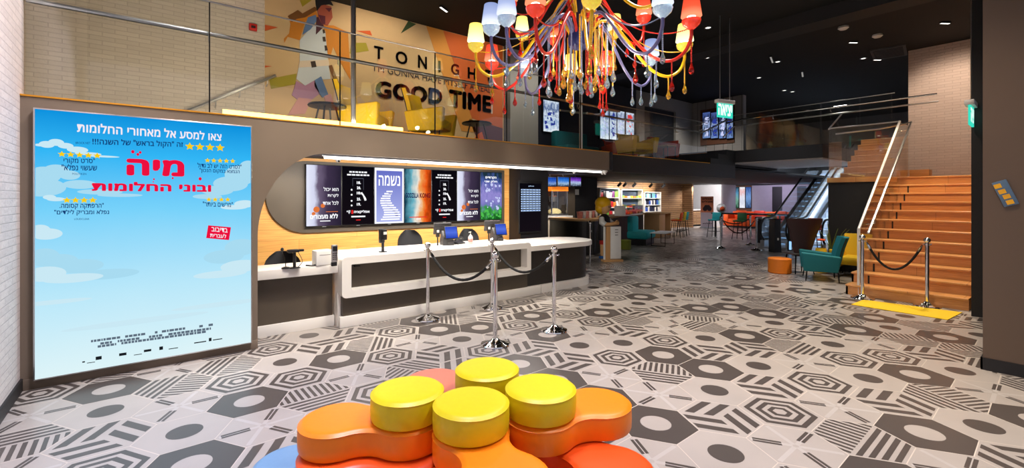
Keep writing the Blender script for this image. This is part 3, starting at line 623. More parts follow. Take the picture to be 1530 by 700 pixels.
# ================================================================== SCREENS ABOVE THE COUNTER
YS = 7.90
sx0 = ay(457, 300, YS).x; sx1 = ay(750, 300, YS).x; pitch = (sx1 - sx0) / 7; sz0, sz1 = 1.235, 2.245
dark_p = glow_ramp('dusk_print', [(0, (232, 236, 252)), (.22, (214, 216, 240)), (.34, (110, 96, 122)), (.6, (62, 50, 74)), (1, (40, 34, 52))], 1.0, 'X', .25, 4)
black_p = glow_ramp('night_print', [(0, (20, 14, 20)), (1, (10, 9, 16))], 1, 'Z')
lav_p = glow_ramp('lavender_print', [(0, (176, 184, 240)), (1, (96, 106, 196))], 1, 'Z')
fire_p = glow_ramp('fire_print', [(0, (20, 60, 80)), (.26, (104, 176, 194)), (.48, (236, 230, 216)), (.62, (242, 160, 84)), (.8, (234, 88, 20)), (1, (140, 44, 10))], 1.0, 'X', .5, 4)
forest_p = glow_ramp('forest_print', [(0, (20, 90, 30)), (.18, (60, 150, 70)), (.32, (120, 120, 190)), (.55, (150, 140, 210)), (.8, (70, 90, 160)), (1, (30, 50, 60))], 1.0, 'Z', .7, 6)
W1 = glow('screen_white', (250, 250, 255), 1.1); R1 = glow('screen_red', (230, 40, 40), 1.0); B1 = glow('screen_blue', (44, 60, 150), 1); K1 = glow('screen_black', (8, 8, 12), 1); O1 = glow('screen_orange', (226, 120, 60), 1); G1 = glow('screen_green', (80, 190, 80), 1); LV = glow('screen_lavender', (200, 206, 246), 1)
SCL = ['screen showing a dusky film ad with white Hebrew lines, leftmost of the row', 'black screen with phone and number list, second from the left', 'lavender screen with white border and stairs, third from the left', 'orange and teal film screen in the middle of the row', 'black screen with phone and number list, fifth from the left', 'dusky film ad screen with Hebrew lines, sixth from the left', 'colourful green and violet film screen at the right end of the row']
def sline(mb, txt, X0, Z0, X1, h, bold, x, y):
    letter(mb, txt, (x + X0, sz0 + Z0), (x + X1, sz0 + Z0), h, f3(y), bold)
hS = sz1 - sz0
for k in range(7):
    x0 = sx0 + k * pitch; t = thing('display_screen', SCL[k], 'screen', (x0 + pitch / 2, YS, sz0), 0, 'screens above the counter')
    xl, xr = x0 + .008, x0 + pitch - .008; W_ = xr - xl
    MB().box(x0 + .001, x0 + pitch - .001, YS, 7.962, sz0 - .012, sz1 + .012, .003).build('casing', 'black_plastic', t, True)
    MB().box(xl, xr, YS - .002, YS, sz0, sz1).build('display', [dark_p, black_p, lav_p, fire_p, black_p, dark_p, forest_p][k], t, True)
    MB().box(x0 + pitch / 2 - .03, x0 + pitch / 2 + .03, YS - .004, YS + .01, sz0 - .022, sz0 - .010).build('badge', 'steel', t, True)
    ya, yb = YS - .004, YS - .005
    def q4(mb, a0, c0, a1, c1, y=None): mb.poly([(xl + W_ * a, ya if y is None else y, sz0 + hS * c) for a, c in ((a0, c0), (a1, c0), (a1, c1), (a0, c1))])
    mb = MB()
    if k in (0, 5):
        for tx, zz, xs in (('הוא יכול', .575, .48), ('לקרות', .465, .60), ('לכל אחד', .345, .46)): sline(mb, heb(tx), W_ * xs, hS * zz, W_ * .92, .066, .02, xl, ya)
        sline(mb, heb('ללא מעצורים'), W_ * .1, hS * .115, W_ * .90, .085, .05, xl, ya); q4(mb, .38, .07, .68, .085); mb.build('lettering', W1, t, True)
        mb = MB(); q4(mb, .55, .225, .9, .235)
        for cx_, cz_, r_ in ((.28, .27, .05), (.46, .33, .035), (.2, .2, .03)): mb.poly([(q[0], ya + .001, q[1]) for q in disc2((xl + W_ * cx_, sz0 + hS * cz_), r_, 18)])
        mb.build('light_print', O1, t, True)
    elif k in (1, 4):
        for zz, a, b in ((.895, .22, .78), (.845, .15, .85)):
            q = a
            while q < b: w_ = random.uniform(.06, .13); q4(mb, q, zz, min(q + w_, b), zz + .026); q += w_ + .02
        for zz, tx in ((.70, '18.'), (.61, '20.'), (.52, '10.'), (.415, '25.'), (.325, '19.')): sline(mb, tx, W_ * .45, hS * zz, W_ * .58, .05, .06, xl, ya)
        for zz in (.60, .515, .41, .33): mb.poly([(q[0], ya, q[1]) for q in disc2((xl + W_ * .29, sz0 + hS * zz), .016, 10)])
        mb.poly([(xl + W_ * a, ya - .001, sz0 + hS * c) for a, c in ((.55, .55), (.62, .56), (.74, .46), (.76, .42), (.70, .41), (.64, .50))])
        sline(mb, heb('אפליקציה'), W_ * .36, hS * .185, W_ * .86, .062, .05, xl, ya); sline(mb, heb('קוף'), W_ * .14, hS * .185, W_ * .25, .062, .05, xl, ya); q4(mb, .28, .125, .72, .15); mb.build('lettering', W1, t, True)
        mb = MB(); q4(mb, .28, .185, .34, .25); q4(mb, .43, .07, .57, .085); mb.build('logo_print', R1, t, True)
        mb = MB()
        for a0, c0, a1, c1 in ((.32, .66, .325, .80), (.66, .60, .665, .80), (.32, .795, .665, .80)): q4(mb, a0, c0, a1, c1)
        mb.build('phone_pattern', glow('screen_grey%d' % k, (120, 124, 140), 1), t, True)
    elif k == 2:
        for a0, c0, a1, c1 in ((0, 0, .055, 1), (.945, 0, 1, 1), (.055, .95, .945, 1), (.055, 0, .945, .03)): q4(mb, a0, c0, a1, c1)
        sline(mb, heb('נשמה'), W_ * .13, hS * .68, W_ * .87, .19, .02, xl, ya)
        for s_ in range(13): zz = .06 + s_ * .042; hw = .36 - s_ * .02; cx_ = .45 + .11 * sin(s_ * .52 + .4); q4(mb, cx_ - hw * .8, zz, cx_ + hw, zz + .026)
        mb.build('lettering', W1, t, True)
        mb = MB()
        for s_ in range(0, 10): zz = .13 + s_ * .045; q4(mb, .48 + .2 * sin(s_ * .5 + 1.6) + .02, zz, .60 + .2 * sin(s_ * .5 + 1.6), zz + .014)
        mb.build('stair_print', B1, t, True)
    elif k == 3:
        sline(mb, 'GODZILLA', W_ * .04, hS * .46, W_ * .52, .095, .05, xl, ya); mb.build('lettering', glow('screen_navy', (20, 30, 84), 1), t, True)
        mb = MB(); sline(mb, 'KONG', W_ * .56, hS * .46, W_ * .96, .095, .05, xl, ya); mb.build('lettering', glow('screen_maroon', (110, 14, 30), 1), t, True); mb = MB(); q4(mb, .18, .09, .84, .105); mb.build('tagline', R1, t, True)
        mb = MB(); q4(mb, .42, .055, .6, .07); mb.build('small_print', W1, t, True)
    else:
        sline(mb, heb('הקרודים'), W_ * .22, hS * .855, W_ * .74, .06, .05, xl, ya); sline(mb, heb('חלק שני'), W_ * .18, hS * .775, W_ * .78, .06, .05, xl, ya); mb.build('lettering', W1, t, True)
        mb = MB(); rg = random.Random(5)
        for q in range(26): mb.poly([(min(max(p[0], xl), xr), ya, max(p[1], sz0)) for p in disc2((xl + W_ * rg.uniform(.05, .95), sz0 + hS * rg.uniform(.03, .2)), rg.uniform(.015, .035), 7)])
        mb.build('leaf_print', G1, t, True)
        mb = MB()
        for q in range(22): mb.poly([(min(max(p[0], xl), xr), ya, p[1]) for p in disc2((xl + W_ * rg.uniform(.2, .9), sz0 + hS * rg.uniform(.22, .74)), rg.uniform(.01, .04), 7)])
        mb.build('flower_print', LV, t, True)
# kiosk screen in the black column
ks = thing('wall_kiosk', 'tall black wall kiosk with a blue and white programme list', 'screen', (6.6, 7.6, .8))
kx0, kx1 = ay(777, 300, 7.56).x, ay(808.5, 300, 7.56).x; kz0, kz1 = ay(777, 347, 7.56).z, ay(777, 274, 7.56).z
MB().box(kx0 - .03, kx1 + .03, 7.57, 7.60, kz0 - .04, kz1 + .06, .006).build('casing', 'black_plastic', ks, True)
MB().box(kx0, kx1, 7.566, 7.57, kz0, kz1).build('display', black_p, ks, True)
mb = MB(); H_ = kz1 - kz0; Wk = kx1 - kx0
for r_ in range(10): mb.add([(kx0 + Wk * a, 7.564, kz0 + H_ * c) for a, c in ((.05, .42 + r_ * .048), (.97, .42 + r_ * .048), (.97, .448 + r_ * .048), (.05, .448 + r_ * .048))], [(0, 1, 2, 3)])
letter(mb, 'plus', (kx0 + Wk * .4, kz0 + H_ * .93), (kx0 + Wk * .66, kz0 + H_ * .93), .03, f3(7.564), .03); mb.build('list_text', glow('list_blue', (190, 216, 250), 1), ks, True)
mb = MB()
for r_ in range(10):
    for c_ in range(6): mb.add([(kx0 + Wk * a, 7.5635, kz0 + H_ * c) for a, c in ((.09 + c_ * .15, .428 + r_ * .048), (.18 + c_ * .15, .428 + r_ * .048), (.18 + c_ * .15, .44 + r_ * .048), (.09 + c_ * .15, .44 + r_ * .048))], [(0, 1, 2, 3)])
mb.build('list_text', glow('list_navy', (40, 84, 170), 1), ks, True)

# ================================================================== THINGS ON THE COUNTER
ZT, ZL = .93, .835
def office(p, rot, top, label, wd=.5):
    t = thing('office_chair', label, 'chair', p, rot, 'chairs behind the counter')
    s_ = top - .47
    MB().box(-.24, .24, -.23, .23, s_ - .04, s_ + .05, .03).build('seat', 'black_fabric', t)
    mb = MB(); vs = []; fs = []; n = 14; m_ = 9                      # curved shell backrest, rounded top
    for i in range(m_):
        z = s_ + .04 + (top - s_ - .04) * i / (m_ - 1); f = 1 - max(0, (i / (m_ - 1) - .45) / .55) ** 2.6 * .62
        for j in range(n): a = (j / (n - 1) - .5) * 2; x = a * wd / 2 * f; vs.append((x, .22 + .05 * i / m_ - .10 * a * a, z))
    o_ = len(vs); vs += [(x * .97, y + .035, z) for x, y, z in vs]
    for i in range(m_ - 1):
        for j in range(n - 1): a = i * n + j; fs += [(a, a + 1, a + n + 1, a + n), (o_ + a, o_ + a + n, o_ + a + n + 1, o_ + a + 1)]
    ring = [j for j in range(n)] + [i * n + n - 1 for i in range(1, m_)] + [(m_ - 1) * n + j for j in range(n - 2, -1, -1)] + [i * n for i in range(m_ - 2, 0, -1)]
    fs += [(a, ring[(k + 1) % len(ring)], o_ + ring[(k + 1) % len(ring)], o_ + a) for k, a in enumerate(ring)]
    mb.add(vs, fs, None, True); mb.build('backrest', 'black_fabric', t)
    MB().cyl((0, 0, .06), (0, 0, s_ - .03), .025).build('gas_column', 'black_metal', t)
    mb = MB()
    for k in range(5): a = 2 * pi * k / 5; mb.tube([(0, 0, .09), (.26 * cos(a), .26 * sin(a), .05)], .02, 6).ball((.26 * cos(a), .26 * sin(a), .028), .028, n=8)
    mb.build('base', 'black_metal', t)
for u, vt, y, z_, lb_ in ((428, 378, 6.95, .95, 'black office chair behind the low counter, nearest the poster wall'), (620, 345, 7.35, 1.15, 'black rounded office chair left of the first till'), (708, 343, 7.35, 1.15, 'black rounded office chair behind the white dispenser bottle')):
    q = ay(u, vt, y); office((q.x, y, 0), .1, q.z, lb_, .50)
def onT(u, v, z): q = fl(u, v, z); return (q.x, q.y, z)
p = onT(427, 401.5, ZL); t = thing('microphone', 'small black gooseneck microphone on the low white counter', 'microphone', p)
MB().lathe([(.05, 0), (.048, .012), (.02, .022), (.001, .024)], n=18).build('base', 'black_plastic', t); MB().tube(catmull([(0, 0, .02), (-.01, 0, .12), (-.035, 0, .22)], 5), .005, 6).build('gooseneck', 'black_metal', t); MB().ball((-.04, 0, .235), .02, (1, 1, 1.2), 10).build('capsule', 'black_plastic', t)
p = onT(440, 401, ZL); t = thing('scanner_stand', 'black barcode scanner on a post stand beside the gooseneck microphone', 'scanner', p)
MB().box(-.06, .06, -.05, .05, 0, .012, .005).build('base', 'black_plastic', t); MB().tube([(0, 0, .01), (0, 0, .20)], .018, 10).build('post', 'black_plastic', t); MB().box(-.08, .05, -.05, .05, .195, .23, .012).box(.04, .11, -.02, .02, .20, .23, .01).build('scanner_head', 'black_plastic', t); MB().tube(catmull([(.04, 0, .2), (.09, 0, .08), (.05, .02, .01)], 6), .004, 6).build('cable', 'black_plastic', t)
p = onT(486, 396, ZL); t = thing('receipt_printer', 'white box shaped printer standing on the low counter', 'printer', (p[0], p[1] + .02, ZL), .1)
MB().box(-.13, .09, -.06, .1, 0, .19, .012).build('body', 'white_plastic', t); MB().box(-.09, .05, -.062, -.058, .13, .136).build('paper_slot', 'grey_plastic', t)
p = onT(491, 397, ZL); t = thing('card_terminal', 'grey upright card terminal in front of the white printer', 'card terminal', (p[0] + .04, p[1] - .10, ZL), .15)
MB().box(-.035, .035, -.012, .025, .0, .05, .006).build('cradle', 'black_plastic', t)
MB().box(-.04, .04, -.02, .012, .05, .27, .01).build('body', 'steel', t); MB().box(-.03, .03, -.022, -.02, .19, .25).build('display', 'black_plastic', t)
mb = MB()
for r_ in range(4):
    for c_ in range(3): mb.cbox((-.022 + c_ * .022, -.022, .09 + r_ * .024), (.014, .005, .014))
mb.build('key_pattern', 'grey_plastic', t)
p = onT(470, 397.5, ZL); t = tag(MB().tube(catmull([(-.10, .02, .012), (-.03, -.03, .012), (.05, .02, .014), (.10, -.02, .012), (.16, .03, .012), (.2, 0, .015), (.27, -.03, .02)], 6), .009, 6).build('coiled_cable', 'black_plastic'), 'black cable lying in loops on the low counter', 'cable'); t.location = p
p = onT(572, 377, ZT); t = thing('payment_stand', 'black payment terminal on a slim post at the left of the tall counter', 'card terminal', p, .1)
MB().lathe([(.06, 0), (.058, .01), (.02, .018)], n=18).build('base', 'black_plastic', t); MB().cyl((0, 0, .01), (0, 0, .18), .02).build('post', 'black_plastic', t)
MB().box(-.055, .025, -.02, .03, .13, .33, .012).box(-.02, .05, -.04, .0, .17, .32, .012).build('body', 'black_plastic', t); MB().box(-.01, .04, -.043, -.04, .25, .29).build('display', 'white_plastic', t)
def pos(p, rot, label):
    t = thing('till_terminal', label, 'till', p, rot, 'tills on the counter'); t.scale = (.78, .78, .84)
    mb = MB(); mb.prism([(-.15, 0), (.12, 0), (.12, .1), (.03, .24), (-.03, .28), (-.13, .16)], -.11, .11, 'x'); mb.build('stand', 'grey_plastic', t)
    T = Matrix.Translation((.05, -.14, .24)) @ Matrix.Rotation(radians(-24), 4, 'X')
    MB().box(-.13, .15, -.02, .02, -.13, .13, .008, T).build('monitor', 'black_plastic', t)
    MB().box(-.115, .135, -.0235, -.02, -.115, .115, 0, T).build('display', MATS.get('till_blue') or glow_ramp('till_blue', [(0, (40, 70, 190)), (.5, (90, 120, 235)), (1, (50, 80, 205))], .9, 'Z'), t)
    T2 = Matrix.Translation((-.06, .10, .32)) @ Matrix.Rotation(radians(14), 4, 'X')
    MB().box(-.19, .19, -.02, .02, -.12, .11, .008, T2).build('rear_monitor', 'grey_plastic', t)
    MB().box(-.02, .12, -.17, -.09, .0, .07, .006).build('printer', 'grey_plastic', t)
    mb = MB(); mb.cyl((-.21, -.08, 0), (-.21, -.08, .2), .014, 8); mb.box(-.25, -.17, -.11, -.07, .16, .32, .012); r_ = mb.build('card_reader', 'black_plastic', t)
    MB().box(-.235, -.185, -.113, -.11, .25, .30).build('reader_display', 'white_plastic', r_)
pos(onT(667, 366, ZT), -.25, 'till with blue screen and card reader, left one on the white counter'); pos(onT(741, 359.5, ZT), -.25, 'till with blue screen and card reader, right one on the white counter')
p = onT(684, 364.5, ZT); t = thing('desk_phone', 'black handset phone lying on the counter between the two tills', 'phone', p, .3)
MB().prism([(-.09, 0), (.09, 0), (.09, .06), (-.09, .02)], -.09, .09, 'x').build('base', 'black_plastic', t); MB().tube(catmull([(-.10, -.03, .06), (-.07, -.03, .085), (.05, -.03, .10), (.09, -.03, .08)], 5), .018, 8).build('handset', 'black_plastic', t)
p = onT(703, 365, ZT); t = thing('pump_bottle', 'clear white pump dispenser bottle on the counter before a chair', 'bottle', p)
MB().lathe([(.001, 0), (.036, 0), (.04, .01), (.04, .11), (.03, .135), (.013, .145)], n=20).build('bottle_body', mat('milky_plastic', (226, 218, 214), .25), t); MB().lathe([(.0405, .035), (.0405, .09)], n=20).build('label_band', mat('bottle_label', (206, 150, 142), .5), t); MB().lathe([(.014, .14), (.014, .16), (.005, .162), (.005, .195), (.012, .197), (.012, .207), (.001, .208)], n=12).cyl((0, 0, .2), (-.035, 0, .198), .005, 8).build('pump', 'white_plastic', t)

# ================================================================== QUEUE POSTS AND ROPES
def post(p, label, grp='chrome queue posts'):
    t = thing('rope_post', label, 'queue post', p, 0, grp)
    MB().lathe([(.001, 0), (.165, 0), (.17, .008), (.165, .022), (.12, .035), (.06, .055), (.04, .075), (.032, .082)], n=32).build('base', 'chrome', t)
    MB().lathe([(.026, .07), (.026, .955), (.034, .957), (.034, .985), (.022, .99), (.022, 1.0)], n=20).build('post', 'chrome', t)
    MB().ball((0, 0, 1.038), .045, n=20).build('finial', 'chrome', t)
    mb = MB()
    for k in range(4): a = pi / 4 + k * pi / 2; mb.tube([(.03 * cos(a), .03 * sin(a), .965), (.058 * cos(a), .058 * sin(a), .968), (.06 * cos(a), .06 * sin(a), .985)], .006, 6)
    mb.build('rope_ring', 'chrome', t); return t
def rope(a, b, sag, label, z=.96, r=.017):
    a = Vector((a[0], a[1], z)); b = Vector((b[0], b[1], z)); d = (b - a).normalized(); a += d * .055; b -= d * .055
    t = thing('queue_rope', label, 'rope', a, 0, 'black barrier ropes'); L = b - a
    pts = [L * (k / 28) - Vector((0, 0, sag * (1 - (2 * k / 28 - 1) ** 2))) for k in range(29)]
    mb = MB(); mb.tube(pts[1:-1], [r * (1 + .10 * (k % 2)) for k in range(27)], 9); mb.build('cord', 'rope', t)
    for e0, e1, e2 in ((pts[0], pts[2], pts[1]), (pts[-1], pts[-3], pts[-2])):
        mb = MB(); mb.tube([e0, e2, e1], [.008, .02, .02], 8); mb.build('hook', 'chrome', t)
pA, pB, pC, pD = fl(639, 478), fl(740, 516), fl(828, 495), fl(735, 461)
post(pA, 'chrome queue post left of the ticket counter group'); post(pB, 'nearest chrome queue post, behind the yellow seats'); post(pC, 'chrome queue post at the right of the ticket counter group'); post(pD, 'chrome queue post closest to the counter, half hidden by another')
rope(pA, pB, .30, 'black rope hanging between the left and the nearest queue posts'); rope(pD, pC, .30, 'black rope hanging between the counter side and right queue posts')
pE, pF, pG = fl(1077, 371.5), fl(1121, 366.5), fl(1130, 374.5)
post(pE, 'far chrome queue post on the left near the orange sofa'); post(pF, 'far chrome queue post behind its neighbour by the waste bin'); post(pG, 'far chrome queue post in front of the waste bin')
rope(pE, pF, .16, 'far black rope hanging in a shallow sag'); rope(pE, pG, .42, 'far black rope hanging in a deep loop')
pH, pI = fl(1290, 446), fl(1387, 457.5)
pH.x -= .05; pI.x -= .08
post(pH, 'chrome queue post at the left foot of the oak stairs'); post(pI, 'chrome queue post on the yellow mat before the oak stairs')
rope(pH, pI, .42, 'black rope drooping across the foot of the oak stairs')
mq = [fl(u, v, .0) for u, v in ((1272, 456), (1290, 449), (1438, 468), (1416, 479))]
mb = MB(); mb.prism([(p.x, p.y) for p in (mq[0], mq[3], mq[2], mq[1])], .002, .010); tag(mb.build('floor_mat', 'mat_yellow'), 'bright yellow anti slip strip on the floor before the stairs', 'mat')
# ================================================================== MODULAR SEAT ISLAND
LH = .155
def circ(c, r, n=40): return [(c[0] + r * cos(2 * pi * k / n), c[1] + r * sin(2 * pi * k / n)) for k in range(n)]
def peanut(c1, c2, r=.205, rf=.17, n=22):
    c1, c2 = Vector(c1[:2]), Vector(c2[:2]); d = (c2 - c1).length; ux = (c2 - c1) / d; uy = Vector((-ux.y, ux.x)); h = sqrt((r + rf) ** 2 - (d / 2) ** 2)
    th = atan2(h, d / 2); out = []
    for k in range(n + 1): a = th + (2 * pi - 2 * th) * k / n; out.append(c1 + (ux * cos(a) + uy * sin(a)) * r)
    for k in range(1, 9): a = pi - th + (2 * th - pi) * k / 9; a = pi - (pi - th - 0) + 0; break
    lowc = c1 + ux * d / 2 - uy * h
    a0 = atan2(-(-1) * h, -d / 2)                    # from the low fillet centre towards c1
    for k in range(1, 10): a = (pi - th) + (th - (pi - th)) * k / 10; out.append(lowc + (ux * cos(a) + uy * sin(a)) * rf)
    for k in range(n + 1): a = -(pi - th) + 2 * (pi - th) * k / n; out.append(c2 + (ux * cos(a) + uy * sin(a)) * r)
    upc = c1 + ux * d / 2 + uy * h
    for k in range(1, 10): a = -th + (-(pi - th) + th) * k / 10; out.append(upc + (ux * cos(a) + uy * sin(a)) * rf)
    return [tuple(p) for p in out]
def cushion(outline, layer, m_, label, name='seat_cushion'):
    c = (sum(p[0] for p in outline) / len(outline), sum(p[1] for p in outline) / len(outline)); z = layer * LH
    t = thing(name, label, 'seat cushion', (c[0], c[1], z), 0, 'modular seat cushions')
    ol = [(p[0] - c[0], p[1] - c[1]) for p in outline]; h = LH - .002
    MB().stack(ol, [(.02, 0), (.006, .006), (0, .02), (-.002, h * .5), (0, h - .03), (.002, h - .022)]).build('side_band', m_, t)
    MB().stack(ol, [(.003, h - .022), (-.0015, h - .02), (-.0015, h - .016), (.004, h - .013), (.012, h - .005), (.026, h - .001), (.05, h)]).build('top_pad', m_, t)
def C2(X, Y): q = cw(X, Y); return (q.x, q.y)
yf, yl, yr, yb = C2(-.218, 2.425), C2(-.592, 2.578), C2(.165, 2.615), C2(-.159, 2.906)
for c, lb_ in ((yf, 'round yellow cushion nearest the front of the seat island'), (yl, 'round yellow cushion at the left of the seat island'), (yr, 'round yellow cushion at the right of the seat island'), (yb, 'round yellow cushion at the back of the seat island')):
    cushion(circ(c, .203), 3, 'yellow_leather', lb_, 'round_cushion')
ol_, of_, or_, ob_ = C2(-.985, 2.56), C2(-.03, 2.045), C2(.52, 2.775), C2(-.53, 3.11)
for a, b, m_, lb_ in ((yl, ol_, 'orange_leather', 'orange double lobed cushion pointing left, under the left yellow one'), (yf, of_, 'orange_leather', 'orange double lobed cushion at the very front, cut by the frame'), (yr, or_, 'orange_leather', 'orange double lobed cushion pointing right, under the right yellow one'), (yb, ob_, 'salmon_leather', 'salmon cushion lobe showing behind between yellow seats')):
    cushion(peanut(a, b), 2, m_, lb_)
for a, b, lb_ in ((C2(-.575, 2.50), C2(-.965, 2.50), 'red orange lower cushion under the left orange one'), (C2(-.15, 2.45), C2(-.42, 2.13), 'red orange lower cushion at the front left, mostly hidden'), (C2(.27, 2.68), C2(.53, 2.375), 'red orange lower cushion bulging out at the right front'), (C2(-.16, 2.93), C2(-.5, 3.14), 'red orange lower cushion at the back under the salmon one')):
    cushion(peanut(a, b), 1, 'red_leather', lb_)
for a, b, m_, lb_ in ((C2(-.92, 2.78), C2(-1.30, 2.67), 'blue_leather', 'pale blue floor level cushion at the left of the seat island'), (C2(-.55, 2.42), C2(-.48, 2.05), 'blue_leather', 'blue floor cushion hidden below the front left red cushion'), (C2(.05, 2.55), C2(.42, 2.42), 'red_leather', 'red floor cushion below the right red cushion'), (C2(-.2, 2.98), C2(-.5, 3.2), 'blue_leather', 'blue floor cushion at the back of the seat island')):
    cushion(peanut(a, b), 0, m_, lb_)
# ================================================================== CHANDELIER
CC = cw(.76, 5.03)
ch = thing('chandelier', 'huge chandelier of curling red yellow and blue arms with lit shades and crystal drops', 'chandelier', (CC.x, CC.y, 2.7))
ZO = 2.7
for nm, c, e in (('yellow', (250, 196, 20), None), ('red', (226, 40, 24), None), ('lilac', (112, 112, 168), None)):
    mat('arm_' + nm, c, .3, var=.05, coat=.4); M['arm_' + nm] = MATS['arm_' + nm]
def shade_mat(nm, c, ec, s):                        # lit cloth: brighter low down where the bulb sits
    m = glow_ramp('shade_' + nm, ec, s, 'Z'); M['shade_' + nm] = m
shade_mat('yellow', 0, [(0, (255, 250, 196)), (.45, (255, 238, 150)), (1, (252, 218, 100))], 1.6)
shade_mat('red', 0, [(0, (255, 150, 110)), (.4, (246, 92, 60)), (1, (230, 62, 40))], 1.25)
shade_mat('lilac', 0, [(0, (236, 242, 255)), (.4, (176, 190, 232)), (1, (140, 156, 206))], 1.1)
def crystal(nm, c, e):
    m = mat('crystal_' + nm, c, .06, var=.05, coat=.6, emit=e); m.node_tree.nodes['Principled BSDF'].inputs['Transmission Weight'].default_value = .85; M['crystal_' + nm] = m
crystal('yellow', (255, 200, 60), 0); crystal('red', (236, 44, 34), 0); crystal('lilac', (190, 220, 244), 0)
for k in range(6): lamp('POINT', (CC.x + .6 * cos(k * pi / 3 + .3), CC.y + .6 * sin(k * pi / 3 + .3), 3.0), 8, (1, .86, .62), None, .03)
for nm, c in (('yellow', (240, 180, 40)), ('red', (214, 44, 34)), ('lilac', (120, 136, 176))): mat('bead_' + nm, c, .2, coat=.5); M['bead_' + nm] = MATS['bead_' + nm]
for nm, c in (('yellow', (255, 206, 70)), ('red', (238, 56, 34)), ('lilac', (176, 204, 236))): M['cup_' + nm] = mat('lit_cup_' + nm, c, .12, var=.35, scale=55, emit=.55 if nm != 'lilac' else .4, coat=.6, bump=.5)
M['bulb'] = glow('bulb_glow', (255, 248, 226), 4.0)
M['hub_velvet'] = mat('hub_velvet', (24, 38, 110), .5, bump=.4, scale=40); M['navy_metal'] = mat('navy_metal', (44, 46, 96), .3, .3)
mb = MB(); mb.lathe([(.001, 3.36), (.11, 3.37), (.135, 3.40), (.14, 3.47), (.125, 3.54), (.06, 3.56)], (0, 0, -ZO), 28); mb.build('hub', 'hub_velvet', ch)
mb = MB(); mb.lathe([(.05, 3.55), (.05, 3.95), (.09, 3.98), (.10, 4.06), (.06, 4.1), (.045, 4.4), (.09, 4.44), (.08, 4.52), (.03, 4.56), (.03, 5.19), (.12, 5.2)], (0, 0, -ZO), 20); mb.build('column', 'navy_metal', ch)
rc = random.Random(7)
def bead_tube(pts, r=.0085):
    P = [Vector(p) for p in pts]; L = sum((P[k + 1] - P[k]).length for k in range(len(P) - 1)); n = max(4, int(L / .0085)); out = []; rs = []
    seg = 0; acc = 0
    for k in range(n + 1):
        s_ = L * k / n
        while seg < len(P) - 2 and s_ > acc + (P[seg + 1] - P[seg]).length: acc += (P[seg + 1] - P[seg]).length; seg += 1
        l_ = (P[seg + 1] - P[seg]).length; out.append(P[seg].lerp(P[seg + 1], min(1, (s_ - acc) / l_) if l_ else 0)); rs.append(r * (1.25 if k % 2 else .35))
    mb = MB(); mb.tube(out, rs, 5); return mb
drop_me = {}
def strand(parent_pt, length, colr, drop=None, size=1.0):
    x, y, z = parent_pt
    st_ = bead_tube([(0, 0, 0), (0, 0, -length)]).build('bead_strand', 'bead_' + colr, ch); st_.location = (x, y, z - ZO)
    drop = drop or colr; key = drop
    if key not in drop_me:
        d_ = MB().lathe([(.001, 0), (.007, -.004), (.012, -.03), (.024, -.062), (.027, -.078), (.022, -.098), (.010, -.112), (.001, -.116)], n=8, smooth=False).build('crystal_drop', 'crystal_' + drop, st_); drop_me[key] = d_.data
    else:
        d_ = bpy.data.objects.new('crystal_drop', drop_me[key]); COL.objects.link(d_); d_.parent = st_
    d_.location = (0, 0, -length); d_.scale = (size, size, size)
def arm(X, Y, zc, colr, hang=True, spread=1.0):
    dx, dy = X - .76, Y - 5.03; r = hypot(dx, dy); d = cw(dx / r, dy / r); up = zc - 3.35
    prof = [(.10, 3.42), (.135, 3.56), (.22, 3.655), (.34, 3.64), (.50, 3.47), (.66, 3.25), (.82, 3.10), (.97, 3.055), (1.09, 3.12), (1.145, 3.24), (1.15, 3.34)]
    f = r / 1.15; zz = up * .62
    path = [Vector((d.x * q * f if q > .2 else d.x * q, d.y * q * f if q > .2 else d.y * q, z + (up if q > .9 else zz + (up - zz) * max(0, q - .1) / .8) - ZO)) for q, z in prof]
    a = MB(); a.tube(catmull(path, 7), .0165, 10); ao = a.build('arm', 'arm_' + colr, ch)
    c = path[-1]
    mb = MB(); mb.lathe([(.02, -.02), (.045, .0), (.078, .03), (.090, .065), (.088, .075), (.080, .07), (.04, .02), (.001, .012)], c, 18); mb.build('glass_cup', 'cup_' + colr, ao)
    mb = MB(); mb.ball((c.x, c.y, c.z + .10), .042, (1, 1, 1.5), 12); mb.build('bulb', 'bulb', ao)
    mb = MB(); mb.lathe([(.097, .108), (.070, .295), (.066, .295), (.093, .108)], c, 24); mb.build('lamp_shade', 'shade_' + colr, ao)
    if hang:
        q = path[-1]; strand((q.x, q.y, q.z + ZO - .01), rc.uniform(.30, .42), colr)
        q = path[6]; strand((q.x, q.y, q.z + ZO - .015), rc.uniform(.06, .22), rc.choice([colr, 'lilac', 'red']), None)
        q = path[7]; strand((q.x, q.y, q.z + ZO - .015), rc.uniform(.10, .2), colr)
    # beaded garland from the column to the cup
    s0 = Vector((d.x * .12, d.y * .12, 3.98 + up * .5 - ZO)); e0 = c + Vector((0, 0, .0)); L = e0 - s0
    g = bead_tube([s0 + L * (k / 16) - Vector((0, 0, .22 * (1 - (2 * k / 16 - 1) ** 2))) for k in range(17)], .007); g.build('garland', 'bead_' + colr, ch)
def at_cup(u, v, dz): Y = dz * FPX / (296 - v); return ((u - CX) / FPX * Y, Y)
for u, v, c in ((711, 75, 'yellow'), (734, 50, 'lilac'), (757, 36, 'lilac'), (735, 102, 'red'), (785, 111, 'lilac'), (800, 22, 'red'), (853, 114, 'yellow'), (906, 110, 'red'), (884, 10, 'yellow'), (990, 22, 'lilac'), (1033, 40, 'red'), (1023, 75, 'yellow'), (973, 95, 'lilac')):
    arm(*at_cup(u, v, 1.65), 3.35, c)
for u, v, c in ((780, 58, 'yellow'), (827, 65, 'red'), (919, 55, 'yellow'), (962, 33, 'red'), (761, 13, 'red')):
    arm(*at_cup(u, v, 2.15), 3.85, c)
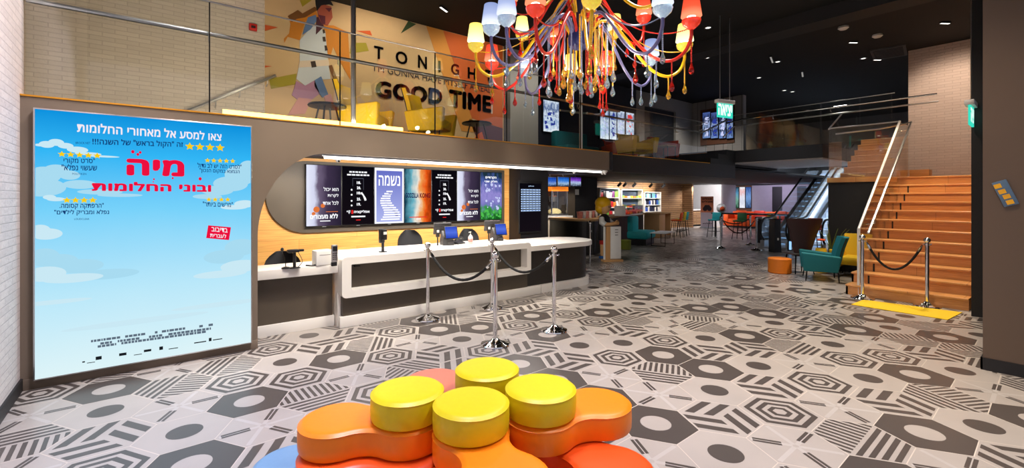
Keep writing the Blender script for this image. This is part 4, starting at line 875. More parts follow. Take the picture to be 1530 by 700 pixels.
for X, Y, c in ((1.45, 4.25, 'yellow'), (.1, 4.2, 'yellow')):
    arm(X, Y, 3.85, c, False)
# inner rings of strands under the hub
for ring, n, z0 in ((.12, 10, 3.38), (.24, 14, 3.62), (.36, 14, 3.60)):
    for k in range(n):
        a = 2 * pi * k / n + ring * 7; c = ('yellow', 'red', 'lilac')[rc.randrange(3)]
        strand((ring * cos(a), ring * sin(a), z0), z0 - rc.uniform(2.80, 3.02) - .1, c, rc.choice([c, c, 'yellow', 'lilac']), rc.uniform(.9, 1.25))
# ================================================================== OAK STAIRS
SX, SD, SR, SY0, SY1 = 9.60, .324, .181, .93, 2.60
sta = thing('staircase', 'wide oak staircase rising to the right beside a black pier', 'staircase', (SX, (SY0 + SY1) / 2, 0))
for k in range(12):
    x = SX + k * SD; z = (k + 1) * SR; mb = MB()
    x2 = x + SD + .02 if k < 11 else 14.08
    ya_ = SY0 if k > 0 else 1.06
    mb.m = 1; mb.box(x, x2, ya_, SY1, max(0, z - SR - .02), z - .032); mb.m = 0; mb.box(x - .018, x2, ya_, SY1 + .004, z - .032, z, .004, None, 1)
    s_ = mb.build('step', ['stair_oak', 'stair_riser'], sta, True)
    if 0 < k < 11: MB().box(x - .0205, x - .002, SY1 - .20, SY1 - .17, z - SR + .02, z - .004).build('edge_marker', 'black_paint', s_, True) if False else None
sp = [(SX, 0)]
for k in range(12): sp += [(SX + k * SD, k * SR), (SX + k * SD, (k + 1) * SR - .03)]
sp += [(14.1, 12 * SR - .03), (14.1, 0)]
MB().prism(sp, SY1 - .03, SY1 - .0, 'y').build('stringer', 'stair_riser', sta, True)
mb = MB()
for k in range(1, 11): x = SX + k * SD; mb.box(x - .004, x + .002, SY1 - .26, SY1 - .235, k * SR + .005, (k + 1) * SR - .034)
mb.build('edge_stripe', 'black_paint', sta, True)
# landing platform with black front, second flight to the upper level
lp = thing('stair_landing', 'black fronted stair landing with an oak edge below the glass', 'landing', (13.3, 3.2, 0))
MB().box(12.52, 14.1, SY1 + .01, 3.74, 0, 2.06).build('base', 'black_paint', lp, True)
MB().box(12.50, 14.1, SY1 + .01, 3.76, 2.06, 2.172, .006).build('deck', 'stair_oak', lp, True)
uf = thing('upper_flight', 'second oak flight behind the glass up to the upper level', 'staircase', (14.6, 3.2, 2.17))
for k in range(7):
    x = 14.12 + k * .30; z = 2.172 + (k + 1) * .17; mb = MB(); mb.m = 1; mb.box(x, x + .32, 2.60, 3.95, z - .19, z - .03); mb.m = 0; mb.box(x - .015, x + .32, 2.60, 3.95, z - .03, z, .004, None, 1); mb.build('step', ['stair_oak', 'stair_riser'], uf, True)
p = ax(1357, 268, 13.9); t = tag(MB().box(-.16, .16, -.17, .17, 0, .17, .008).build('oak_block', 'stair_riser'), 'small oak block on the landing at the foot of the brick wall', 'block'); t.location = (13.75, 2.30, 12 * SR)
# glass balustrade with white steel
bl = thing('stair_balustrade', 'glass stair balustrade with slanted white steel rails', 'balustrade', (SX, 2.42, 0))
YB = 2.42
za, zb = 1.16, 3.33; xb_ = 12.46
T = lambda pts, r, nm, m_='white_rail', par=bl: (lambda mb: (mb.tube(pts, r, 8), mb.build(nm, m_, par, True))[1])(MB())
T([(SX + .02, YB, .0), (SX + .02, YB, za), (xb_, YB, zb)], .022, 'edge_rail')
T([(xb_, YB, zb), (xb_, 3.66, zb), (xb_, 3.72, zb - .02)], .016, 'top_rail')
T([(xb_, 3.70, zb), (xb_ + .95, 3.72, zb + .45)], .018, 'slanted_end')
hr = [(SX + .0, YB - .14, za - .06), (xb_ + .16, YB - .16, zb - .02), (xb_ + .12, YB - .05, zb - .05), (xb_ - .10, 2.75, zb - .13), (xb_ - .08, 3.55, zb - .15)]
T(hr, .021, 'handrail', 'steel')
for k in range(4): x = SX + .35 + k * .85; z = za - .10 + (x - SX) * (zb - za + .04) / (xb_ + .12 - SX); T([(x, YB - .15, z + .03), (x, YB - .15, z - .07), (x, YB - .012, z - .09)], .008, 'bracket', 'chrome')
MB().prism([(SX + .03, .02), (SX + .03, za - .02), (xb_ - .01, zb - .03), (xb_ - .01, 1.66)], YB - .006, YB + .006, 'y').build('glass_panel', 'glass', bl, True)
MB().prism([(xb_ - .0, 2.18), (xb_, zb - .02), (xb_ + .85, zb - .02), (xb_ + .85, 2.18)], YB - .006, YB + .006, 'y').build('glass_panel', 'glass', bl, True)
MB().box(xb_ - .006, xb_ + .006, YB + .01, 3.7, 2.18, zb - .015).build('glass_panel', 'glass', bl, True)
MB().box(xb_, xb_ + .9, 3.7, 3.712, 2.18, zb - .015).build('glass_panel', 'glass', bl, True)

# ================================================================== ESCALATORS
def escal(y0, y1, label, x0=17.6):
    t = thing('escalator', label, 'escalator', (x0, (y0 + y1) / 2, 0), 0, 'escalators to the upper level'); tan = .577; xt = x0 + (ZB) / tan
    for k in range(16):
        z = .02 + k * .19; x = x0 + .1 + z / tan; mb = MB(); mb.box(x, x + .36, y0 + .14, y1 - .14, max(0, z - .05), z + .19, .004, None, 1); mb.m = 1; mb.box(x - .004, x, y0 + .16, y1 - .16, z + .02, z + .035)  # thin glowing strip on each step paints the glint of its tread
        mb.build('step', ['blue_step', 'blue_led_glint'], t, True)
    for y in (y0 + .07, y1 - .07):
        mb = MB(); mb.prism([(x0 - .9, 0), (x0 + .3, 0), (xt, ZB - .25), (xt, ZB + .05), (x0 - .1, .22), (x0 - .9, .22)], y - .07, y + .07, 'y'); mb.build('skirt', 'steel', t, True)
        pg = [(x0 - .8, .22), (x0 - .1, .22), (xt, ZB + .05), (xt, ZB + .85), (x0 + .1, 1.0), (x0 - .75, .92), (x0 - .98, .70), (x0 - .98, .40)]
        mb = MB(); mb.prism(pg, y - .008, y + .008, 'y'); mb.build('glass_panel', 'glass', t, True)
        T(catmull([(x0 - .75, y, .20), (x0 - 1.0, y, .45), (x0 - 1.0, y, .75), (x0 - .75, y, .97), (x0 - .3, y, 1.0), (x0 + .1, y, 1.06)], 6) + [(xt, y, ZB + .92)], .034, 'handrail', 'black_plastic', t)
    MB().box(x0 - 1.2, x0 + .1, y0 + .14, y1 - .14, .003, .02).build('comb_plate', 'steel', t, True)
T([(17.2, 6.04, .32), (17.9, 6.04, .62), (22.7, 6.04, 3.36)], .075, 'deck', 'white_rail', thing('escalator_deck', 'pale steel deck running between the two escalators', 'escalator', (17.2, 6.04, 0)))
escal(5.05, 6.0, 'right escalator with glinting steps, nearer the oak stairs'); escal(6.08, 7.03, 'left escalator with steel balustrade panel under the dark ceiling')
# ================================================================== SEATS AND THINGS ON THE HALL FLOOR
def armchair(p, rot, label, fab, group=None, legm='black_metal', piping='black_plastic', wd=.74, back=.90, backw=.56):
    t = thing('armchair', label, 'armchair', p, rot, group); h = wd / 2
    MB().box(-h + .09, h - .09, -.34, .26, .26, .44, .05).build('seat', fab, t)
    mb = MB(); vs = []; n = 9                                           # tall back flaring and leaning
    prof = [(.20, .22), (.25, .45), (.30, .68), (.37, back)]
    for i, (y, z) in enumerate(prof):
        wv = backw * (1.0 + .10 * i / 3)
        for j in range(n): a = (j / (n - 1) - .5); vs.append((a * wv, y - .09 * (2 * a) ** 2, z))
    o_ = len(vs); vs += [(x, y + .075, z) for x, y, z in vs]; fs = []
    for i in range(3):
        for j in range(n - 1): a = i * n + j; fs += [(a, a + 1, a + n + 1, a + n), (o_ + a, o_ + a + n, o_ + a + n + 1, o_ + a + 1)]
    ring = list(range(n)) + [i * n + n - 1 for i in range(1, 4)] + [3 * n + j for j in range(n - 2, -1, -1)] + [i * n for i in (2, 1)]
    fs += [(a, ring[(k + 1) % len(ring)], o_ + ring[(k + 1) % len(ring)], o_ + a) for k, a in enumerate(ring)]
    mb.add(vs, fs, None, True); bk = mb.build('backrest', fab, t)
    for s_ in (-1, 1):
        mb = MB(); wv = backw
        mb.tube([(s_ * (backw / 2 * (1 + .1 * i / 3)), y - .09 + .078, z) for i, (y, z) in enumerate(prof)], .009, 6); mb.build('piping', piping, bk)
        mb = MB(); ot = [(-.36, .20), (.22, .20), (.27, .52), (-.40, .585)]
        xi, xo_ = s_ * (h - .11), s_ * h
        vs = [(xi, y, z) for y, z in ot] + [(xo_ + s_ * (.05 if z > .4 else 0), y, z) for y, z in ot]
        bm = bmesh.new(); q = [bm.verts.new(v) for v in vs]
        for f in ((0, 1, 2, 3), (4, 5, 6, 7), (0, 1, 5, 4), (1, 2, 6, 5), (2, 3, 7, 6), (3, 0, 4, 7)): bm.faces.new([q[i] for i in f])
        bmesh.ops.recalc_face_normals(bm, faces=bm.faces); bmesh.ops.bevel(bm, geom=bm.edges[:], offset=.028, segments=3, affect='EDGES', profile=.5); bm.verts.index_update()
        mb.add([v.co.copy() for v in bm.verts], [[v.index for v in f.verts] for f in bm.faces], None, True); bm.free()
        mb.build('armrest', fab, t)
        for y in (-.30, .22): MB().tube([(s_ * (h - .06), y, .22), (s_ * (h - .03), y * 1.08, .0)], [.013, .010], 8).build('leg', legm, t)
    return t
tc = cw(3.46 * 1.6 * 0, 0)
a0 = fl(1243, 417); ROT = atan2(SA, CA)
armchair((10.93, 3.36, 0), -pi / 2 - ROT - .50, 'teal high backed armchair on thin metal legs left of the oak stairs', 'teal', None, 'black_metal')
def pouf(p, r, h, m_, label, squash=1.0):
    t = thing('pouf', label, 'pouf', p, 0, None); o = circ((0, 0), r, 32)
    MB().stack(o, [(.02, 0), (.0, .02), (0, h - .035)]).build('side_band', m_, t); MB().stack(o, [(-.003, h - .035), (-.003, h - .02), (.006, h - .006), (.025, h), (.08, h + .004)]).build('top_pad', m_, t)
p = fl(1165, 408); pouf((p.x, p.y, 0), .235, .34, 'orange_fabric', 'round orange pouf on the floor left of the teal armchair')
p = fl(935, 373); pouf((p.x, p.y, 0), .17, .32, 'green_fabric', 'round olive green pouf behind the toy figure sign')
# maroon high-backed chair
def maroon_chair(p, rot, label):
    t = thing('high_back_chair', label, 'chair', p, rot)
    mb = MB(); vs = []; n = 9; pr = [(.20, .40, .30), (.22, .60, .42), (.25, .90, .58), (.28, 1.17, .78), (.285, 1.24, .78)]
    for (y, z, wv) in pr:
        for j in range(n): a = (j / (n - 1) - .5); vs.append((a * wv, y - .10 * (2 * a) ** 2, z))
    o_ = len(vs); vs += [(x, y + .05, z) for x, y, z in vs]; fs = []
    for i in range(4):
        for j in range(n - 1): a = i * n + j; fs += [(a, a + 1, a + n + 1, a + n), (o_ + a, o_ + a + n, o_ + a + n + 1, o_ + a + 1)]
    ring = list(range(n)) + [i * n + n - 1 for i in range(1, 5)] + [4 * n + j for j in range(n - 2, -1, -1)] + [i * n for i in (3, 2, 1)]
    fs += [(a, ring[(k + 1) % len(ring)], o_ + ring[(k + 1) % len(ring)], o_ + a) for k, a in enumerate(ring)]
    mb.add(vs, fs, None, True); mb.build('backrest', 'maroon', t)
    MB().box(-.24, .24, -.26, .22, .42, .47, .02).build('seat', 'grey_plastic', t)
    for x in (-1, 1):
        for y in (-1, 1): MB().tube([(x * .16, y * .16, .43), (x * .21, y * .22, 0)], [.016, .011], 8).build('leg', 'black_metal', t)
q = fl(1193, 408); maroon_chair((q.x, q.y, 0), -ROT + pi, 'dark maroon chair with a tall tapered back behind the orange pouf')
# yellow armchair and plant behind the teal one
armchair((11.95, 3.03, 0), -pi / 2, 'yellow armchair beside the stair glass, mostly hidden by the teal one', 'yellow_fabric')
q = (12.30, 3.62)
t = thing('potted_plant', 'spiky potted plant against the black landing front', 'plant', (q[0], q[1], 0))
MB().lathe([(.001, 0), (.15, 0), (.19, .42), (.17, .42), (.165, .38), (.001, .38)], n=24).build('pot', 'pot', t)
rl = random.Random(9)
for k in range(13):
    a = rl.uniform(0, 2 * pi); l_ = rl.uniform(.45, .85); o = rl.uniform(.12, .42); vs = []; fs = []
    for i in range(7):
        s_ = i / 6; w_ = .022 * (1 - s_ ** 2) + .001; c = Vector((o * s_ ** 1.5 * cos(a), o * s_ ** 1.5 * sin(a), .38 + l_ * s_)); n_ = Vector((-sin(a), cos(a), 0)); rad = Vector((cos(a), sin(a), 0))
        vs += [c + n_ * w_, c - rad * .006, c - n_ * w_, c + rad * .006]
    for i in range(6):
        for j in range(4): fs.append((i * 4 + j, i * 4 + (j + 1) % 4, i * 4 + 4 + (j + 1) % 4, i * 4 + 4 + j))
    mb = MB(); mb.add(vs, fs, None, True); mb.build('leaf', 'leaf', t)
t = thing('flower_vase', 'small yellow vase with an orange flower by the teal armchair back', 'vase', (11.98, 3.72, 0))
MB().lathe([(.001, 0), (.13, 0), (.15, .2), (.12, .45), (.10, .55), (.085, .55), (.10, .4), (.001, .38)], n=20).build('body', 'yellow_fabric', t); MB().tube([(0, 0, .4), (.02, .0, .70)], .008, 6).build('stem', 'leaf', t)
mb = MB()
for k in range(6): a = k * pi / 3; mb.ball((.02 + .045 * cos(a), .045 * sin(a), .74), .04, (1, 1, .6), 8)
mb.build('flower', 'sofa_orange', t)
# ticket gates, bin
def gate(p, label):
    t = thing('ticket_gate', label, 'gate', p, 0, 'ticket gate pillars')
    MB().prism([(-.11, 0), (.11, 0), (.085, .5), (.085, 1.02), (-.085, 1.02), (-.11, .6)], -.16, .16, 'y', Matrix.Rotation(-ROT, 4, 'Z')).build('body', 'black_plastic', t); MB().cbox((0, 0, 1.03), (.24, .34, .03), .008, Matrix.Rotation(-ROT, 4, 'Z')).build('cap', 'dark_fascia', t)
    MB().cbox((-.0, -.163, .42), (.05, .008, .07), 0, Matrix.Rotation(-ROT, 4, 'Z')).build('notice', 'white_plastic', t)
q = fl(1158, 377); gate((q.x, q.y, 0), 'black ticket gate pillar left of the maroon chair')
q = fl(1180, 377); t = thing('ticket_gate', 'slim gate pillar with a bright blue white light left of the escalator', 'gate', (q.x, q.y, 0), 0, None)
MB().box(-.05, .05, -.05, .05, 0, .95, .01).build('body', 'black_plastic', t); MB().box(-.056, -.02, -.056, .0, .08, .34).build('light', 'blue_led_glint', t)
q = fl(1141, 363); t = thing('waste_bin', 'round black waste bin with a steel rim behind the queue posts', 'bin', (q.x, q.y, 0))
MB().lathe([(.001, 0), (.24, 0), (.25, .02), (.25, .90), (.001, .90)], n=28).build('body', 'black_plastic', t); MB().lathe([(.235, .90), (.262, .905), (.262, .98), (.235, .985), (.20, .985), (.20, .92)], n=28).build('rim', 'steel', t)
# sofa and high table by the lilac wall
q = fl(1129, 338.5)
t = thing('sofa', 'long orange sofa with loose cushions below the three far screens', 'sofa', (26.6, 11.2, 0))
MB().box(-.45, .45, -1.7, 1.7, .10, .50, .05).build('seat', 'sofa_orange', t); MB().box(.30, .62, -1.7, 1.7, .4, .92, .08).build('backrest', 'sofa_orange', t); MB().box(-.5, .6, 1.55, 1.85, .1, .78, .08).build('armrest', 'sofa_orange', t); MB().box(-.5, .6, -1.85, -1.55, .1, .78, .08).build('armrest', 'sofa_orange', t); MB().box(-.4, .5, -1.7, 1.7, .0, .10).build('base', 'black_plastic', t)
for k, (y, c, n_) in enumerate(((1.1, 'sofa_orange', 'orange loose cushion at the left end of the sofa'), (.1, 'red_fabric', 'red loose cushion in the middle of the sofa'), (-1.0, 'sofa_orange', 'orange loose cushion at the right of the sofa'))):
    o = MB().box(-.08, .08, -.30, .30, -.22, .22, .07, None, 3).build('throw_cushion', c); o.location = (26.74, 11.2 + y, .76); o.rotation_euler = (0, .25, 0); tag(o, n_, 'cushion', 'sofa cushions')
def stool(p, rot, col, label, h=.76, grp='bar stools'):
    t = thing('bar_stool', label, 'stool', p, rot, grp)
    MB().box(-.2, .2, -.19, .19, h - .04, h + .02, .02).build('seat', col, t)
    mb = MB(); mb.box(-.19, .19, .15, .19, h - .02, h + .32, .018, Matrix.Translation((0, .17, h)) @ Matrix.Rotation(-.15, 4, 'X') @ Matrix.Translation((0, -.17, -h))); mb.build('backrest', col, t)
    for x in (-1, 1):
        for y in (-1, 1): MB().tube([(x * .15, y * .14, h - .03), (x * .22, y * .22, 0)], .012, 6).build('leg', 'black_metal', t)
    k = h * .35; f = .15 + .07 * (1 - k / h); MB().tube([(f, f, k), (-f, f, k), (-f, -f, k), (f, -f, k)], .009, 6, closed=True).build('foot_ring', 'black_metal', t)
q = fl(1150, 352); tb = thing('high_table', 'long black high table behind the waste bin', 'table', (19.6, 8.75, 0))
MB().box(-.35, .35, -1.5, 1.4, 1.0, 1.05, .008).build('tabletop', 'black_metal', tb)
for x, y in ((-.28, -1.35), (.28, -1.35), (-.28, 1.25), (.28, 1.25)): MB().box(x - .025, x + .025, y - .025, y + .025, 0, 1.0).build('leg', 'black_metal', tb)
for x, y, r_, c, lb_ in ((18.95, 9.85, -pi / 2, 'bright_teal', 'teal bar stool at the left end of the black high table'), (18.9, 8.75, -pi / 2, 'dark_green', 'green bar stool in the middle of the black high table'), (15.75, 5.12, -pi / 2, 'red_fabric', 'red bar stool in front of the escalators'), (20.3, 8.0, pi / 2, 'yellow_fabric', 'yellow bar stool beyond the black high table'), (20.3, 9.2, pi / 2, 'red_fabric', 'red bar stool beyond the black high table')):
    stool((x, y, 0), r_, c, lb_)
t = thing('plush_ball', 'white and orange ball shaped decoration on the high table', 'ornament', (19.55, 9.85, 1.05)); MB().ball((0, 0, .2), .2, (1, 1, 1), 16).build('ball', 'white_plastic', t); MB().ball((-.1, -.09, .18), .11, (1, 1, 1), 12).build('patch', 'sofa_orange', t)
# far screens and roll-up banner
def panel_screens(name, label, cat, axis, c, us, v0, v1, mats, frame=None, group=None, depth=.05):
    pass
XW = 28.42
for k, (ua, ub, st_, lb_) in enumerate(((1095.5, 1103.5, [(0, (30, 70, 50)), (.4, (120, 170, 150)), (.7, (90, 150, 190)), (1, (30, 50, 60))], 'green and blue film screen, left of the three far screens'), (1105, 1113, [(0, (240, 242, 250)), (.3, (210, 215, 230)), (.5, (230, 232, 245)), (.8, (235, 180, 180)), (1, (240, 244, 250))], 'white film screen with a red figure mark, middle of the three far screens'), (1114.5, 1122, [(0, (40, 60, 100)), (.5, (120, 160, 215)), (1, (50, 80, 150))], 'blue film screen, right of the three far screens'))):
    a, b = ax(ua, 280, XW), ax(ub, 311, XW); t = thing('display_screen', lb_, 'screen', (XW, (a.y + b.y) / 2, b.z), 0, 'far film screens')
    MB().box(XW, XW + .05, b.y - .015, a.y + .015, b.z - .02, a.z + .02).build('casing', 'black_plastic', t, True); MB().box(XW - .003, XW, b.y, a.y, b.z, a.z).build('display', glow_ramp('far_print%d' % k, st_, 1.0, 'Z', .8, 7), t, True)
a, b = ax(1091, 275, 28.47), ax(1123, 318, 28.47); bo = tag(MB().box(28.475, 28.5, b.y, a.y, b.z, a.z).build('backing_board', 'brown_frame'), 'brown board behind the three far screens on the lilac wall', 'panel')
q = fl(1056.5, 341); t = thing('rollup_banner', 'orange and pale grey pull up banner before the white wall', 'banner', (q.x, q.y, 0), -ROT)
MB().box(-.38, .38, -.08, .08, 0, .07, .01).build('base', 'steel', t)
MB().box(-.36, .36, -.004, .004, .07, 1.78).build('sheet', [mat('banner_grey', (196, 180, 186), .6)], t); MB().box(-.36, .36, -.007, -.004, .88, 1.78).build('print', mat('banner_orange', (222, 128, 86), .6), t)
mb = MB(); letter(mb, heb('אוכלים'), (-.27, 1.60), (.27, 1.60), .10, f3(-.009), .05); letter(mb, heb('ומבלים'), (-.3, 1.44), (.3, 1.44), .10, f3(-.009), .05); letter(mb, heb('בקולנוע'), (-.26, .2), (.26, .2), .10, f3(-.009), .05)
mb.poly([(p_[0], -.009, p_[1]) for p_ in disc2((-.12, 1.08), .13, 16)]); mb.poly([(p_[0], -.0095, p_[1]) for p_ in disc2((.13, 1.08), .13, 16)]); mb.poly([(-.25, -.009, 1.10), (.25, -.009, 1.10), (.12, -.009, 1.30), (-.12, -.009, 1.30)]); mb.build('lettering', 'maroon', t)
# ================================================================== CONCESSION, SHOP AND LOUNGE UNDER THE MEZZANINE
bar = thing('concession_bar', 'long dark curved concession bar with a pale top under the mezzanine', 'bar', (12.5, 10, 0))
bp = [(10.25, 10.9), (10.08, 10.4), (10.0, 9.9), (10.05, 9.45), (10.3, 9.18), (10.8, 9.25), (13.5, 10.6), (16.0, 11.35)]
front = [tuple(v) for v in catmull([Vector((x, y)) for x, y in bp], 6)]
def off(pl, d):
    out = []
    for k, p in enumerate(pl):
        a = Vector(pl[max(0, k - 1)]); b = Vector(pl[min(len(pl) - 1, k + 1)]); t_ = (b - a).normalized(); out.append((p[0] - t_.y * d, p[1] + t_.x * d))
    return out
def band(pl, d, z0, z1):
    o = off(pl, d); n = len(pl); vs = [(x, y, z0) for x, y in pl] + [(x, y, z0) for x, y in o] + [(x, y, z1) for x, y in pl] + [(x, y, z1) for x, y in o]; fs = []
    for k in range(n - 1): fs += [(k, k + 1, 2 * n + k + 1, 2 * n + k), (n + k, 3 * n + k, 3 * n + k + 1, n + k + 1), (2 * n + k, 2 * n + k + 1, 3 * n + k + 1, 3 * n + k), (k, n + k, n + k + 1, k + 1)]
    fs += [(0, 2 * n, 3 * n, n), (n - 1, 2 * n - 1, 4 * n - 1, 3 * n - 1)]
    mb = MB(); mb.add(vs, fs, None, False); return mb
band(front, .45, 0, 1.0).build('front', 'counter_black', bar, True); band(off(front, -.04), .62, 1.0, 1.06).build('worktop', 'plain_oak', bar, True)
wt = thing('popcorn_counter', 'white topped back counter carrying the popcorn machine', 'counter', (10.4, 11.8, 0))
MB().box(9.12, 11.9, 11.5, 12.19, 0, .98).build('body', 'cream', wt, True); MB().box(9.12, 11.92, 11.45, 12.19, .98, 1.06, .008).build('worktop', 'white_solid', wt, True)
pm = thing('popcorn_machine', 'glass popcorn machine with an orange lit header', 'popcorn machine', (11.35, 11.82, 1.06))
for x in (-.38, .38):
    for y in (-.25, .25): MB().box(x - .02, x + .02, y - .02, y + .02, .06, .88).build('corner_post', 'steel', pm)
MB().box(-.42, .42, -.29, .29, 0, .08, .01).build('base', 'steel', pm); MB().box(-.42, .42, -.29, .29, .88, 1.06, .01).build('header', mat('header_orange', (232, 120, 30), .5, emit=.9), pm)
MB().box(-.36, .36, -.255, -.25, .08, .88).build('glass_front', 'glass', pm); MB().box(-.36, .36, .22, .25, .08, .88).build('back_panel', 'grey_plastic', pm)
MB().lathe([(.001, 0), (.13, 0), (.15, .2), (.12, .22)], (-.05, .02, .5), 20).tube([(-.05, .02, .72), (-.05, .02, .88)], .02, 8).build('kettle', 'steel', pm); MB().ball((0, 0, .12), .3, (1, .7, .5), 16).build('popcorn_heap', mat('popcorn', (236, 216, 160), .9, bump=1, scale=50), pm)
for k in range(6):
    p0 = fl(848 + k * 4.2, 322, 1.06); o = MB().lathe([(.001, 0), (.075, 0), (.10, .22), (.094, .22), (.07, .01), (.001, .01)], n=16).build('popcorn_tub', mat('tub_print%d' % k, (232, 214, 206) if k % 2 else (196, 120, 110), .5, var=.4, scale=14)); o.location = (10.32 + k * .22, 9.62 + k * .07, 1.06); tag(o, 'printed paper popcorn tub in the row on the bar end', 'tub', 'popcorn tubs')
for k, (ua, ub, st_, lb_) in enumerate(((812, 831.5, [(0, (10, 24, 60)), (.3, (120, 150, 200)), (.6, (40, 90, 190)), (1, (20, 60, 150))], 'blue menu screen over the popcorn machine, partly behind the column'), (833, 850.5, [(0, (14, 30, 70)), (.3, (150, 180, 210)), (.6, (50, 120, 210)), (1, (16, 70, 160))], 'blue menu screen over the concession bar, middle one'), (852, 868.5, [(0, (20, 24, 50)), (.4, (170, 190, 220)), (.65, (120, 60, 190)), (1, (50, 20, 110))], 'violet menu screen over the concession bar, rightmost one'))):
    a, b = ay(ua, 264, 11.2), ay(ub, 279.5, 11.2); t = thing('menu_screen', lb_, 'screen', ((a.x + b.x) / 2, 11.2, b.z), 0, 'menu screens')
    MB().box(a.x, b.x, 11.2, 11.26, b.z, a.z, .006).build('casing', 'black_plastic', t, True); MB().box(a.x + .02, b.x - .02, 11.197, 11.2, b.z + .02, a.z - .02).build('display', glow_ramp('menu_print%d' % k, st_, 1.1, 'Z', .6, 6), t, True)
    MB().cyl(((a.x + b.x) / 2, 11.23, a.z), ((a.x + b.x) / 2, 11.23, 2.5 if a.x > 9 else 2.44), .015).build('bracket', 'black_metal', t, True)
a, b = ay(858, 283, 12.15), ay(866, 291.5, 12.15); tag(MB().box(a.x, b.x, 12.185, 12.198, b.z, a.z).build('notice', 'white_plastic'), 'white notice sheet on the dark concession wall', 'notice')
# snack shelves on the wooden wall
def shelf_unit(ua, ub, va, vb, n, name, label, fill):
    y = 14.18; a, b = ay(ua, va, y), ay(ub, vb, y); z0 = .25
    t = thing(name, label, 'shelf', ((a.x + b.x) / 2, y + .15, 0)); W2 = b.x - a.x
    MB().box(a.x, a.x + .04, y, 14.49, 0, a.z).build('side_panel', 'white_plastic', t, True); MB().box(b.x - .04, b.x, y, 14.49, 0, a.z).build('side_panel', 'white_plastic', t, True); MB().box(a.x, b.x, y, 14.49, a.z - .04, a.z).build('top_panel', 'white_plastic', t, True); MB().box(a.x, b.x, 14.46, 14.49, 0, a.z).build('back_panel', mat('shelf_back_' + name, (70, 88, 116), .5), t, True)
    hs = (a.z - z0) / n
    for k in range(n):
        z = z0 + k * hs; MB().box(a.x + .04, b.x - .04, y, 14.46, z, z + .03).build('shelf', 'white_plastic', t, True)
        x = a.x + .09
        while x < b.x - .16:
            w_, h_, c_, nm, lb_ = fill(k, rl); h_ = min(h_, hs - .08)
            o = MB().box(-w_ / 2, w_ / 2, -.06, .06, 0, h_, .012).build(nm, c_); o.location = (x + w_ / 2, y + .12, z + .03); tag(o, lb_ % label.split(' on ')[0], nm.split('_')[-1], 'goods on the ' + name.replace('_', ' ')); x += w_ + .03
for nm, c in (('snack_red', (196, 40, 50)), ('snack_yellow', (236, 190, 50)), ('snack_green', (130, 190, 80)), ('snack_white', (226, 220, 214)), ('snack_purple', (120, 60, 120)), ('snack_black', (36, 30, 36)), ('snack_orange', (230, 120, 40)), ('drink_blue', (50, 90, 180)), ('drink_teal', (120, 180, 190)), ('drink_dark', (40, 44, 70))): M[nm] = mat(nm, c, .4, var=.25, scale=25)
SN = ['snack_red', 'snack_yellow', 'snack_green', 'snack_white', 'snack_white', 'snack_purple', 'snack_black', 'snack_orange']
shelf_unit(896.5, 925.5, 281, 330, 4, 'crisp_rack', 'tall white rack of crisp bags on the wooden wall', lambda k, r: (r.uniform(.16, .24), r.uniform(.24, .32), r.choice(SN), 'snack_bag', 'bright snack bag standing in the %s'))
shelf_unit(929, 960.5, 283, 330, 4, 'sweet_rack', 'white sweet rack with blue back on the wooden wall', lambda k, r: (r.uniform(.16, .24), r.uniform(.09, .14), r.choice(['snack_yellow', 'snack_orange', 'snack_red', 'snack_white', 'snack_green']), 'sweet_box', 'small colourful sweet box in the %s'))
shelf_unit(963.5, 988, 287, 330, 5, 'drinks_fridge', 'lit white drinks fridge with bottles on the wooden wall', lambda k, r: (r.uniform(.09, .13), r.uniform(.2, .26), r.choice(['drink_blue', 'drink_teal', 'drink_dark', 'snack_white'] if k > 1 else ['drink_blue', 'drink_dark', 'snack_yellow']), 'drink_bottle', 'drink bottle standing in the %s'))
lamp('AREA', (19.2, 14.0, 2.35), 30, (1, .95, .9), (19.2, 14.4, .8), 3.5, .1)
# display case of sweets on the bar
dc = thing('sweets_case', 'low glass sweets case standing on the right end of the bar', 'display case', (14.0, 10.55, 1.06), .35)
MB().box(-1.1, 1.1, -.2, .2, 0, .04).build('base', 'white_plastic', dc); MB().box(-1.1, 1.1, -.2, .2, .16, .18).build('tray', 'white_plastic', dc)
for s_ in (-1, 1): MB().box(s_ * 1.1 - .01, s_ * 1.1 + .01, -.2, .2, 0, .36).build('end_panel', 'white_plastic', dc)
MB().box(-1.1, 1.1, -.2, .2, .35, .36).box(-1.1, 1.1, -.205, -.2, .05, .35).build('glass_panel', 'glass', dc)
for k in range(20):
    r_ = k % 2; o = MB().box(-.08, .08, -.08, .08, 0, .085, .02).build('sweet_tray', rl.choice(['snack_red', 'snack_green', 'snack_white', 'snack_orange', 'snack_purple'])); T4 = Matrix.Rotation(.35, 4, 'Z') @ Vector((-1.0 + (k // 2) * .22, 0, .04 + r_ * .14)); o.location = (14.0 + T4.x, 10.55 + T4.y, 1.06 + T4.z); o.rotation_euler = (0, 0, .35); tag(o, 'small coloured heap of sweets in the glass case on the bar', 'sweets', 'sweets in the case')
# spot heads on the wooden wall's rail
for k, (u, v) in enumerate(((926, 275), (934, 274), (948, 276), (973, 275), (992, 276))):
    q = ay(u, v, 13.6); t = thing('track_spotlight', ['black spotlight over the crisp rack, left of the five', 'lit black spotlight second from the left over the shop shelves', 'black spotlight between the crisp and sweet racks, third of five', 'black spotlight over the drinks fridge, fourth of five', 'black spotlight right of the drinks fridge, last of five'][k], 'spotlight', (q.x, 13.6, 2.5), 0, 'shop spotlights')
    MB().cyl((0, 0, 0), (0, 0, -.12), .014).build('stem', 'black_metal', t); MB().tube([(0, -.06, -.10), (0, .1, -.24)], .065, 14).build('head', 'black_plastic', t); MB().tube([(0, .1, -.241), (0, .102, -.243)], .05, 12).build('lens', 'lamp_face', t)
